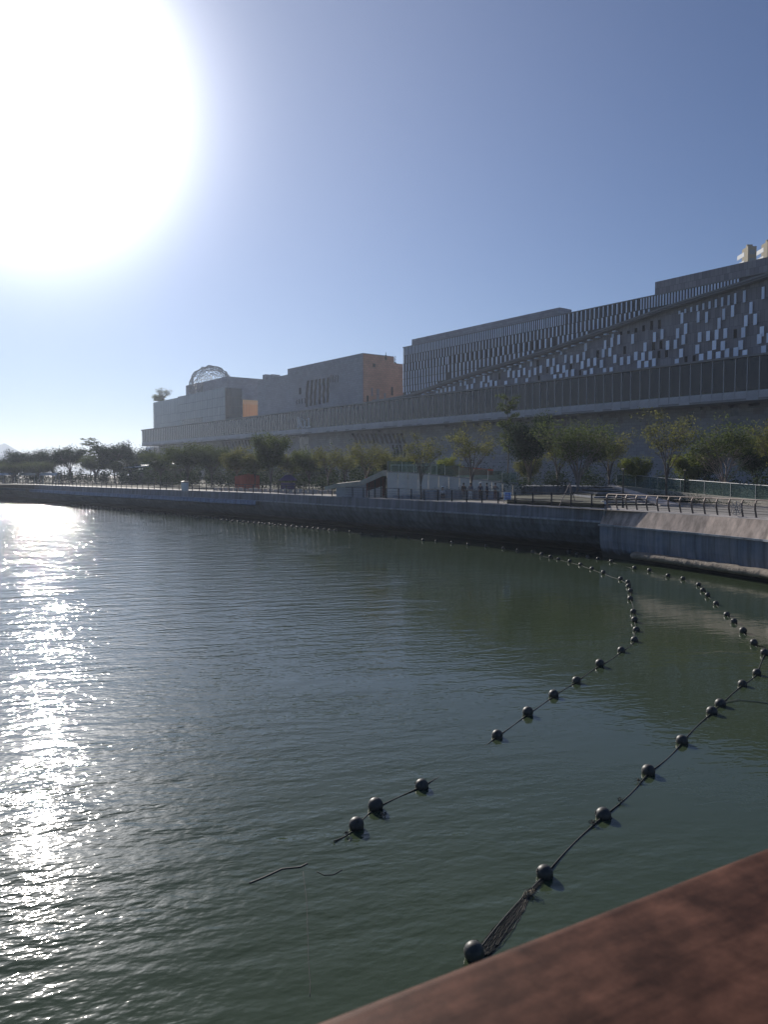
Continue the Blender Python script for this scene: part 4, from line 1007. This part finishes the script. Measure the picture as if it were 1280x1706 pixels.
KIND = {
 'vase':   (grow(11, 8, 2.9, .25, 7, 5, 4, .85, .12, .7, .42, .15, 20), 'bark', 'leaf_b'),
 'bare':   (grow(12, 8.5, 3.0, .20, 7, 5, 5, .7, .11, .5, .55, .13, 20), 'bark', 'leaf_b'),
 'full':   (grow(13, 8, 3.6, .22, 9, 6, 5, .95, .13, .8, .28, .16, 40), 'bark', 'leaf_a'),
 'wide':   (grow(14, 7.6, 4.6, .16, 9, 7, 6, .75, .12, .5, .52, .17, 24), 'bark_pale', 'leaf_a'),
 'tiers':  (layered(15, 10, 2.7, 6, n_leaf=17, lsize=.13, start=.42, forks=6), 'bark', 'leaf_a'),
 'conifer':(layered(25, 10, 3.0, 9, n_leaf=20, lsize=.2, start=.1, taper=.9), 'bark', 'leaf_c'),
 'dense':  (grow(16, 8.5, 3.4, .15, 10, 6, 5, .9, .12, .8, .2, .16, 42), 'bark', 'leaf_c'),
 'stems':  (grow(17, 9.5, 2.6, .06, 8, 6, 5, 1, .13, .9, .38, .10, 50), 'bark_pale', 'leaf_a'),
 'young':  (grow(18, 6, 2.3, .28, 7, 5, 4, 1, .12, .9, .28, .10, 50), 'bark', 'leaf_b'),
 'gold':   (grow(19, 5, 2.4, .2, 8, 5, 4, 1, .11, .7, .25, .10, 50), 'bark', 'leaf_d'),
 'thin':   (grow(20, 8, 3.4, .24, 8, 6, 5, .9, .15, .9, .30, .15, 34), 'bark', 'leaf_c'),
 'crape':  (grow(21, 7, 4.2, .10, 11, 7, 6, .65, .13, .5, .62, .12, 22), 'bark_pale', 'leaf_a'),
}
KH = {'conifer':10,'vase':8,'bare':8.5,'full':8,'wide':7.6,'tiers':10,'dense':8.5,'stems':9.5,'young':6,'gold':5,'thin':8,'crape':7}
KW = {'conifer':3.0,'vase':2.9,'bare':3.0,'full':3.6,'wide':4.6,'tiers':3.0,'dense':3.4,'stems':2.6,'young':2.3,'gold':2.4,'thin':3.4,'crape':4.2}
kmesh = {}
for k, ((a, b_), mt, ml) in KIND.items(): kmesh[k] = (a.mesh('trunk', M[mt], True), b_.mesh('crown', M[ml]))
def tree(kind, px, pyt, Y, wpx, label, z0=3.6, rot=None, cat='tree', name='tree', group='trees along the promenade'):
    p = AT(px, Y, z0); H = ZY(pyt, Y)-z0; sz = H/KH[kind]; sw = (wpx/F*Y)/2/(KW[kind]*1.12)
    t_ = thing(name, label, cat, p, R.uniform(0,6.28) if rot is None else rot, group); t_.scale = (sw, sw, sz)
    ob('trunk', kmesh[kind][0], t_); ob('crown', kmesh[kind][1], t_)
    return t_
TREES = [
 ('thin', 6, 764, 205, 52, 'small hazy tree at the left edge of the far row'),
 ('thin', 44, 752, 200, 64, 'hazy bushy-topped tree in front of the faint hill at far left'),
 ('thin', 88, 751, 196, 52, 'hazy open-crowned tree just right of the thin mast'),
 ('thin', 118, 746, 190, 60, 'dark hazy round tree left of the tiered one'),
 ('tiers', 150, 731, 196, 54, 'hazy tiered tree with flat plate-like branches, tallest of the far left row'),
 ('full', 158, 760, 184, 66, 'dark low tree under the tiered one in the far left row'),
 ('thin', 192, 739, 184, 70, 'hazy spreading tree right of the tiered one, sky showing through its twigs'),
 ('thin', 226, 747, 186, 60, 'hazy tree just left of the rounded mall end'),
 ('full', 22, 772, 190, 60, 'low dark tree at the foot of the faint hill'),
 ('full', 68, 770, 186, 60, 'low dark tree below the thin mast'),
 ('full', 205, 768, 178, 60, 'low dark tree beside the pavilion roof'),
 ('full', 268, 752, 152, 62, 'grey-green tree right of the pavilion under the band end'),
 ('full', 312, 742, 142, 84, 'large soft grey-green tree in front of the glass block'),
 ('full', 352, 746, 140, 60, 'dim green tree merging with its larger left neighbour'),
 ('young', 394, 750, 124, 56, 'small yellow-green tree directly left of the red hoarding'),
 ('young', 424, 756, 120, 50, 'thin twiggy tree standing over the red hoarding'),
 ('stems', 453, 713, 116, 62, 'tall tree with a cluster of upright pale stems beneath the K11 sign'),
 ('young', 484, 757, 126, 48, 'small green tree behind the purple stall'),
 ('full', 515, 752, 118, 56, 'dark green tree below the block beside the sign'),
 ('vase', 547, 741, 104, 66, 'bushy olive tree left of the shelter'),
 ('vase', 611, 733, 92, 76, 'multi-stemmed olive tree over the low part of the shelter roof'),
 ('young', 645, 757, 104, 44, 'small green tree behind the high end of the shelter'),
 ('bare', 702, 719, 80, 74, 'single straight-trunked tree before the left end of the pale wall'),
 ('young', 672, 762, 96, 44, 'yellow-green young tree behind the white entrance box'),
 ('gold', 742, 766, 94, 46, 'low bright green tree right of the straight-trunked one'),
 ('bare', 786, 704, 79, 92, 'forked bare-stemmed tree in front of the middle of the pale wall'),
 ('tiers', 846, 660, 92, 58, 'tallest dark tiered tree, its top crossing the glazed band'),
 ('dense', 884, 690, 90, 86, 'dense dark tree right of the tallest tiered one'),
 ('vase', 930, 716, 92, 84, 'dense dark-green tree behind the low forked tree'),
 ('wide', 962, 712, 80, 150, 'wide low-forking tree on the dark terrace behind the timber tripod'),
 ('vase', 1016, 716, 90, 80, 'leafy tree filling the gap right of the wide forked one'),
 ('gold', 1062, 766, 84, 52, 'low golden-green tree behind the head of the stairs'),
 ('bare', 1112, 680, 72, 102, 'tall leaning tree with bright leaves at its top, before the green glass'),
 ('gold', 1150, 760, 86, 60, 'low olive tree right of the tall leaning tree'),
 ('crape', 1206, 712, 74, 130, 'wide tree with many pale reddish stems at right behind the green glass'),
 ('dense', 1262, 728, 84, 78, 'dark shrubby tree near the right edge behind the pale-stemmed one'),
 ('dense', 1180, 745, 92, 60, 'dark tree behind the left side of the pale-stemmed one'),
 ('vase', 1290, 690, 66, 70, 'twiggy tree cut by the right edge of the frame'),
 ('young', 880, 765, 98, 50, 'low dark green tree under the dense dark one'),
 ('vase', 575, 752, 112, 50, 'olive tree between the bushy one and the multi-stemmed one'),
]
for q in TREES:
    kind, px, pyt, Y, wpx, lab = q
    z0 = 3.6
    if kind in ('crape',) : z0 = 3.95
    tree(kind, px, pyt, Y, wpx, lab, z0)
# trees on the roofs
zr_ = zq-.9
p = s_at(273, D3-5)
P3 = E0+U*p+NN*(D3-5)
tt = tree('vase', 274, 646, P3.y, 27, 'bare twiggy tree on the roof terrace of the rounded glass end', zr_, group='trees on the mall roofs')
tt = tree('gold', 266, 659, P3.y+2, 22, 'low round shrub at the foot of the roof terrace tree', zr_, cat='shrub', name='shrub', group='trees on the mall roofs')
P3 = E0+U*(sa+4)+NN*(d_at(658, sa))
tree('conifer', 658.5, 593, P3.y, 8, 'small dark conifer at the right corner of the stone block roof', zz(605,588,D2)-6, group='trees on the mall roofs')
tree('conifer', 643, 587, P3.y-8, 5, 'tiny conifer tip on the stone block roof, left of the larger one', zz(605,588,D2)-2, group='trees on the mall roofs')

# ================================================================== PEOPLE (small, distant)
def skin_mesh(name, verts, edges, radii, mt, root=0):
    me = bpy.data.meshes.new(name); me.from_pydata(verts, edges, []); me.materials.append(mt)
    o = bpy.data.objects.new(name, me); C.objects.link(o)
    mo = o.modifiers.new('skin', 'SKIN')
    for i, v in enumerate(o.data.skin_vertices[0].data):
        v.radius = (radii[i], radii[i]*.85); v.use_root = (i == root)
    mo.use_smooth_shade = True
    su = o.modifiers.new('sub', 'SUBSURF'); su.levels = 1; su.render_levels = 1
    return o
def mc(name, col): return mat(name, col, .8)
skinm = mc('skin', (.40,.25,.18)); hairm = mc('hair', (.02,.018,.016))
def person(loc, rz, label, shirt, trous, sit=False, hat=None, arm=.0):
    t_ = thing('person', label, 'person', loc, rz, 'people by the planter wall')
    ph = .88 if not sit else .48
    hip = Vector((0,0,ph)); che = hip+Vector((0,.02,.42)); nk = hip+Vector((0,.02,.56)); hd_ = hip+Vector((0,-.01,.70))
    V = [hip, hip+Vector((0,.01,.22)), che, nk, hd_]; Ed = [(0,1),(1,2),(2,3),(3,4)]; Rr = [.13,.12,.14,.055,.095]
    LV, LE, LR = [hip, ], [], [.13]
    for sx in (-1,1):
        i = len(V)
        if sit: leg = [Vector((sx*.09,-.02,ph)), Vector((sx*.12,-.42,ph+.02)), Vector((sx*.12,-.44,.08)), Vector((sx*.12,-.58,.04))]
        else: leg = [Vector((sx*.09,0,ph-.06)), Vector((sx*.10,-.02,ph*.53)), Vector((sx*.11,.02,.08)), Vector((sx*.12,-.12,.04))]
        V += leg; Ed += [(0,i),(i,i+1),(i+1,i+2),(i+2,i+3)]; Rr += [.095,.065,.045,.04]
        j = len(LV); LV += leg[:3]; LE += [(0,j),(j,j+1),(j+1,j+2)]; LR += [.11,.08,.062]
    SV = [hip+Vector((0,0,.02)), hip+Vector((0,.01,.22)), che, nk-Vector((0,0,.04))]; SE = [(0,1),(1,2),(2,3)]; SRr = [.15,.14,.16,.07]
    for sx in (-1,1):
        i = len(V); ar = [che+Vector((sx*.19,0,.06)), che+Vector((sx*.25,-.03-arm*.1,-.20+arm*.05)), che+Vector((sx*.23,-.12-arm*.2,-.42+arm*.3)), che+Vector((sx*.22,-.16-arm*.25,-.50+arm*.35))]
        V += ar; Ed += [(2,i),(i,i+1),(i+1,i+2),(i+2,i+3)]; Rr += [.06,.045,.035,.038]
        j = len(SV); SV += ar[:3]; SE += [(2,j),(j,j+1),(j+1,j+2)]; SRr += [.075,.06,.05]
    for nm, a, b_, c_, mt_ in (('body', V, Ed, Rr, skinm), ('trousers', LV, LE, LR, trous), ('shirt', SV, SE, SRr, shirt)):
        o = skin_mesh(nm, [tuple(x) for x in a], b_, c_, mt_); o.parent = t_
    mm = MB(); mm.sphere(hd_+Vector((0,.03,.05)), .105, 9, 6); mm.build('hair', hairm, t_, smooth=True)
    if hat:
        mm = MB(); mm.tube([hd_+Vector((0,0,.08)), hd_+Vector((0,0,.09)), hd_+Vector((0,0,.11)), hd_+Vector((0,0,.2))], [.24,.24,.12,.09], 12); mm.build('hat', hat, t_, smooth=True)
    return t_
wh = mc('cloth_white', (.65,.65,.66)); bk = mc('cloth_black', (.025,.025,.03)); nv = mc('cloth_navy', (.03,.04,.08)); gy = mc('cloth_grey', (.2,.2,.21)); rd = mc('cloth_brown', (.16,.07,.05))
YPp = 78.6
person(AT(738, 80.0), 0, 'person in white top sitting alone left of the forked tree', wh, bk, sit=True, hat=wh)
person(AT(773, YPp), .5, 'person in black standing left of the forked tree trunk', bk, gy)
person(AT(784.5, YPp-.5), -.3, 'person in grey top and white trousers standing at the forked tree trunk', gy, wh)
person(AT(801, YPp), .2, 'person in dark clothes under a white sun hat', nv, bk, hat=wh)
person(AT(812, YPp+.5), 1.2, 'person in navy with no hat, right of the white sun hat', nv, bk)
person(AT(826, YPp-.3), 2.6, 'person in pale grey top and brown trousers nearest the blue notice board', gy, rd, arm=.8)

# ================================================================== FLOATS AND ROPES
BR = .142
def make_buoy():
    t_ = ob('float_buoy', None)
    mm = MB(); mm.sphere((0,0,0), BR, 22, 14); mm.build('ball', M['buoy'], t_, smooth=True)
    mm = MB(); mm.tube([(0,0,BR-.012),(0,0,BR+.01)], [.032,.028], 10); mm.tube([(0,0,-BR-.01),(0,0,-BR+.012)], [.028,.032], 10); mm.build('end_collar', M['rope'], t_)
    return t_
proto = make_buoy(); first = [True]
rb = random.Random(9)
def buoy(px, py, label, group):
    p = G(px, py, .075)
    o = proto if first[0] else copy_tree(proto); first[0] = False
    o.location = (p.x, p.y, .07 + rb.uniform(-.03,.03))
    q_ = rb.uniform(.93,1.06); o.scale = (q_, q_, q_)
    o.rotation_euler = (rb.uniform(.7,1.4), rb.uniform(-.3,.3), rb.uniform(0,6.28)); tag(o, label, 'float', group)
    return o.location.copy()
lineA = [(594,1373,'lowest-left ball float, last on the middle rope'),(626,1341,'second float up the middle rope, with a hole showing on top'),(703,1306,'float alone just past the pair at the rope end'),
 (829,1223,'float at the left end of the blue reflection patch'),(880,1186,'float above the left part of the blue reflection'),(923,1156,'float right of the one above the blue reflection'),(961,1133,'float midway up the diagonal of the middle rope'),
 (1000,1106,'float on the diagonal, with weed trailing to its lower left'),(1036,1082,'float just below the bend of the middle rope'),(1058,1065,'lowest of the four floats stacked at the bend'),(1061,1048,'second lowest of the floats stacked at the bend'),
 (1058,1033,'third lowest of the floats stacked at the bend'),(1056,1019,'top float of the four stacked at the bend'),(1051,997,'lower of the close floats above the bend gap'),(1051,985,'upper of the close floats above the bend gap'),(1048,976,'float hugging the curve where the rope turns'),(1047,970,'float at the crown of the rope curve'),(1035,964,'first float left of the rope curve')]
lineB = [(790,1587,'large wet float half hidden by the handrail'),(908,1453,'large float with tangled net hanging below it'),(1006,1355,'float trailing weed, third up from the handrail'),(1081,1283,'float fourth up the right rope from the handrail'),
 (1137,1233,'float right of the blue reflection patch'),(1187,1184,'lower-left one of the touching pair of floats'),(1201,1171,'upper-right one of the touching pair of floats'),(1238,1138,'float below the one at the right edge corner'),(1262,1120,'float close to the right edge where the rope turns back')]
lineC = [(1275,1087),(1257,1071),(1239,1051),(1224,1035),(1212,1023),(1194,1005),(1180,992),(1172,983),(1165,974)]
lineD = [(1139,964),(1114,959),(1083,950),(1058,946),(1019,935),(997,931),(980,927),(962,923),(948,918)]
lineE = [(1006,954),(987,947),(968,940),(950,935),(931,931),(918,928),(903,924),(888,919),(863,916),(839,913),(810,909),(780,907),(753,904),(727,901),(705,900),(681,896),(659,894),(639,892),(619,890),(602,889),(583,886),(560,883),(530,881),(502,877),(488,876),(476,875),(464,874)]
lineF = [(px, 874-(464-px)*.096) for px in range(455, 118, -6)]
lineG = [(px, 871.5-(464-px)*.10) for px in range(558, 362, -9)]
locA = [buoy(x, y, l, 'floats on the middle rope') for x, y, l in lineA]
locB = [buoy(x, y, l, 'floats on the right-hand rope') for x, y, l in lineB]
LC = ['float cut by the right edge where the rope turns back', 'float next in from the right-edge one', 'float over the pale rippled reflection, third from the right edge', 'float fourth from the right edge on the rope up to the quay',
      'float in the middle of the short chain right of the pale ripples', 'float just below the tight trio under the crusty footing', 'lowest of the tight trio under the crusty footing', 'middle one of the tight trio under the crusty footing', 'top one of the tight trio under the crusty footing']
locC = [buoy(x, y, l, 'floats near the right edge') for (x, y), l in zip(lineC, LC)]
LD = ['float under the left tip of the crusty footing, nearest the trio', 'float second left of the trio, under the blue wall face', 'float third left of the trio, under the blue wall face', 'float below the start of the crusty footing', 'float below the corner where granite meets dark wall',
      'second float left of the wall corner on the inner rope', 'middle float of the inner rope left of the wall corner', 'second float from the quay end of the inner rope', 'small float ending the inner rope against the dark wall']
locD = [buoy(x, y, l, 'floats below the curved railing') for (x, y), l in zip(lineD, LD)]
LE_ = ['directly under the wall corner', 'just left of the wall corner', 'under the pale floodlight block', 'under the timber tripod', 'just left of the timber tripod', 'under the dark shaded terrace', 'under the dense dark tree', 'right of the notice board', 'nearest right below the notice board',
       'straight below the blue notice board', 'below the brown-trousered person', 'below the forked bare-stemmed tree', 'right of the lone sitting person', 'below the lone sitting person', 'below the straight-trunked tree', 'right of the pale wall end',
       'below the left end of the pale wall', 'below the two dark posts', 'below the red recess of the shelter', 'below the multi-stemmed tree', 'left of the multi-stemmed tree', 'below the low end of the shelter', 'below the bushy olive tree',
       'right of the K11 sign column', 'below the K11 sign', 'left of the K11 sign column', 'at the meeting with the far dotted line']
locE = [buoy(x, y, 'small float along the quay wall, '+l, 'floats along the quay wall') for (x, y), l in zip(lineE, LE_)]
locF = [buoy(x, y, 'tiny far float in the dotted line under the far quay wall', 'floats in the far dotted line') for x, y in lineF]
locG = [buoy(x, 866+(x-362)*.09, 'tiny float in the short second row beside the far dotted line', 'floats in the short far row') for x, y in lineG]
def rope(name, locs, label, r_=.011, z=.02, wob=.06, seed=0, sink=(), deep=.0):
    rq = random.Random(seed); pts = []
    for i in range(len(locs)-1):
        a, b_ = Vector(locs[i]), Vector(locs[i+1]); n = 8
        side = Vector((-(b_-a).y, (b_-a).x, 0)).normalized()
        w1 = rq.uniform(-wob, wob)
        for k in range(n):
            f = k/n; p = a.lerp(b_, f)+side*w1*math.sin(f*math.pi)*min(1,(b_-a).length); p.z = z - .02*math.sin(f*math.pi) - (.032*math.sin(f*math.pi) if i in sink else deep*math.sin(f*math.pi))
            pts.append(p)
    e = Vector(locs[-1]); e.z = z; pts.append(e)
    mm = MB(); mm.tube(pts, r_, 6)
    tag(mm.build(name, M['rope'], smooth=True), label, 'rope')
endA = G(556, 1403, .0)
rope('float_rope', [endA]+locA+[locE[0]], 'dark rope threading the floats from lower left up to the bend, then left', seed=1, sink=(3,), deep=.0, r_=.012)
rope('float_rope', locB+[locC[0]], 'knotted dark rope threading the large floats from the handrail to the right edge', seed=2, deep=.0, r_=.014)
rope('float_rope', locC+locD, 'thin rope threading the right-edge floats up to the quay', seed=3, deep=.015)
rope('float_rope', locE, 'long thin rope of floats parallel to the dark quay wall', seed=5)
rope('float_rope', locF, 'far dotted float rope reaching the bright water at left', seed=6, r_=.02)
rope('float_rope', locG, 'short doubled row of floats and rope beside the far dotted line', seed=7, r_=.02)
# branching line heading right from the touching pair
pts = [G(1201,1171,.02), G(1230,1166,.02), G(1262,1169,.015), G(1300,1175,.01)]
mm = MB(); mm.tube(pts, .012, 5); tag(mm.build('mooring_line', M['straw']), 'thin pale line running right from the touching pair of floats', 'rope')
# submerged dark rope at lower left
def free_rope(name, pp_, r_, label, mt, z=.0, n=5):
    mm = MB(); pts = []
    for (a, b_) in zip(pp_, pp_[1:]):
        for k in range(n):
            f = k/n; q = G(a[0]+(b_[0]-a[0])*f, a[1]+(b_[1]-a[1])*f, z); pts.append(q)
    pts.append(G(*pp_[-1], z)); mm.tube(pts, r_, 6); tag(mm.build(name, mt, smooth=True), label, 'rope')
free_rope('sunken_rope', [(512,1440),(500,1446),(470,1449),(440,1463),(415,1473)], .028, 'dark half-sunken rope end drifting left of the last middle float', M['rope'], -.014)
free_rope('drifting_line', [(528,1452),(540,1458),(556,1457),(570,1449)], .006, 'tiny curl of loose line right of the half-sunken rope', M['rope'], .003)
free_rope('drifting_line', [(505,1452),(511,1500),(513,1560),(514,1600),(517,1640),(516,1660)], .004, 'thin straight line trailing from the sunken rope towards the handrail', M['rope'], .002)
# weed tufts on knots
def tuft(px, py, r_, n, mt, label, seed, cat='weed'):
    rq = random.Random(seed); mm = MB(); c = G(px, py, .02)
    for _ in range(n):
        a = rq.uniform(0, 6.28); ln = r_*rq.uniform(.5,1.3); s_ = Vector((rq.gauss(0,r_*.3), rq.gauss(0,r_*.3), rq.uniform(0,.04)))
        mm.tube([c+s_, c+s_+Vector((math.cos(a)*ln*.5, math.sin(a)*ln*.5, rq.uniform(0,.05))), c+s_+Vector((math.cos(a+.5)*ln, math.sin(a+.5)*ln, 0))], rq.uniform(.003,.007), 4)
    tag(mm.build('weed_tuft', mt), label, cat)
tuft(884, 1490, .10, 26, M['straw'], 'pale straw-like weed caught on the net below the large float', 1)
tuft(988, 1373, .07, 18, M['net'], 'dark weed knot just below the third float', 2)
tuft(1033, 1335, .06, 14, M['net'], 'weed knot midway between the third and fourth floats', 3)
tuft(1066, 1302, .07, 14, M['net'], 'weed knot at the lower left of the fourth float', 4)
tuft(638, 1358, .09, 16, M['rope'], 'dark weed clump between the two lowest middle floats', 5)
tuft(577, 1391, .06, 12, M['rope'], 'small weed clump on the rope end below the last middle float', 6)
# tangled net between the two nearest floats
nt_ = thing('tangled_net', 'dark bunched fishing net floating between the two nearest floats', 'net')
rq = random.Random(21)
A_ = [G(905,1462,.02), G(880,1488,.02), G(862,1518,.01), G(838,1548,.01), G(815,1575,.015), G(800,1592,.02)]
for k in range(46):
    o0 = rq.uniform(-1,1); mm = MB(); pts = []
    for i, p in enumerate(A_):
        wv = [.05,.05,.14,.19,.21,.15][i]; side = Vector((.55,.83,0))*-1
        side = Vector((.8,.2,0)); pts.append(p+side*(o0*wv+rq.gauss(0,.03))+Vector((0,0,rq.uniform(-.014,.002))))
    fine = []
    for a, b_ in zip(pts, pts[1:]):
        for j in range(4): fine.append(a.lerp(b_, j/4)+Vector((rq.gauss(0,.006), rq.gauss(0,.006), 0)))
    fine.append(pts[-1]); mm.tube(fine, rq.uniform(.002,.005), 4); mm.build('net_strand', M['net'] if k % 3 else M['rope'], nt_)

# ================================================================== HANDRAIL AND DECK of the footbridge
hz = CAMZ-.45
Pa, Pb = Vector((-.064,.619)), Vector((.455,.916)); dv = (Pb-Pa).normalized(); nv_ = Vector((dv.y, -dv.x))    # nv_ points back to the viewer
ang = math.atan2(dv.y, dv.x)
hr = thing('handrail', 'wide reddish-brown wooden handrail cutting across the lower right corner', 'handrail', (Pa.x, Pa.y, hz), ang)
W, T, r_ = .26, .07, .022
prof2 = []
for (cx_, cz_, a0) in ((-r_, -r_, 0), (-W+r_, -r_, 90), (-W+r_, -T+r_, 180), (-r_, -T+r_, 270)):
    for k in range(7):
        a = rad(a0+k*15); prof2.append((cx_+r_*math.cos(a), cz_+r_*math.sin(a)))
mm = MB(); rows = [[(x, y, z) for y, z in prof2] for x in [-3+.25*k for k in range(33)]]
mm.loft(rows, closed=True); mm.add(rows[0], [tuple(range(len(prof2)))]); mm.add(rows[-1], [tuple(range(len(prof2)))])
mm.build('rail_board', M['wood'], hr, smooth=True)
for x in (-2.2, 2.6, 4.6):
    piece('post', M['raildark'], hr, x-.03, x+.03, -.16, -.10, -1.18, -T)
dk = MB(); 
def loc2(x, y, z): p = Vector((Pa.x, Pa.y))+dv*x-nv_*y; return (p.x, p.y, z)
dk.add([loc2(-8,-.05,4.8), loc2(10,-.05,4.8), loc2(10,-3.4,4.8), loc2(-8,-3.4,4.8), loc2(-8,-.05,4.55), loc2(10,-.05,4.55), loc2(10,-3.4,4.55), loc2(-8,-3.4,4.55)],
       [(0,1,2,3),(4,7,6,5),(0,4,5,1),(1,5,6,2),(2,6,7,3),(3,7,4,0)])
tag(dk.build('bridge_deck', M['brown']), kind='structure')

# ================================================================== HAZE
hzb = MB(); hzb.box(-2300, 2300, -420, 2700, -1.6, 105)
hm = bpy.data.materials.new('haze_air'); hm.use_nodes = True; t = hm.node_tree; t.nodes.clear()
o_ = N(t, 'ShaderNodeOutputMaterial'); pv = N(t, 'ShaderNodeVolumePrincipled')
pv.inputs['Color'].default_value = (.72,.82,1.0,1); pv.inputs['Density'].default_value = .00027; pv.inputs['Anisotropy'].default_value = .48
L(t, pv.outputs[0], o_.inputs['Volume'])
tag(hzb.build('haze', hm), kind='stuff')
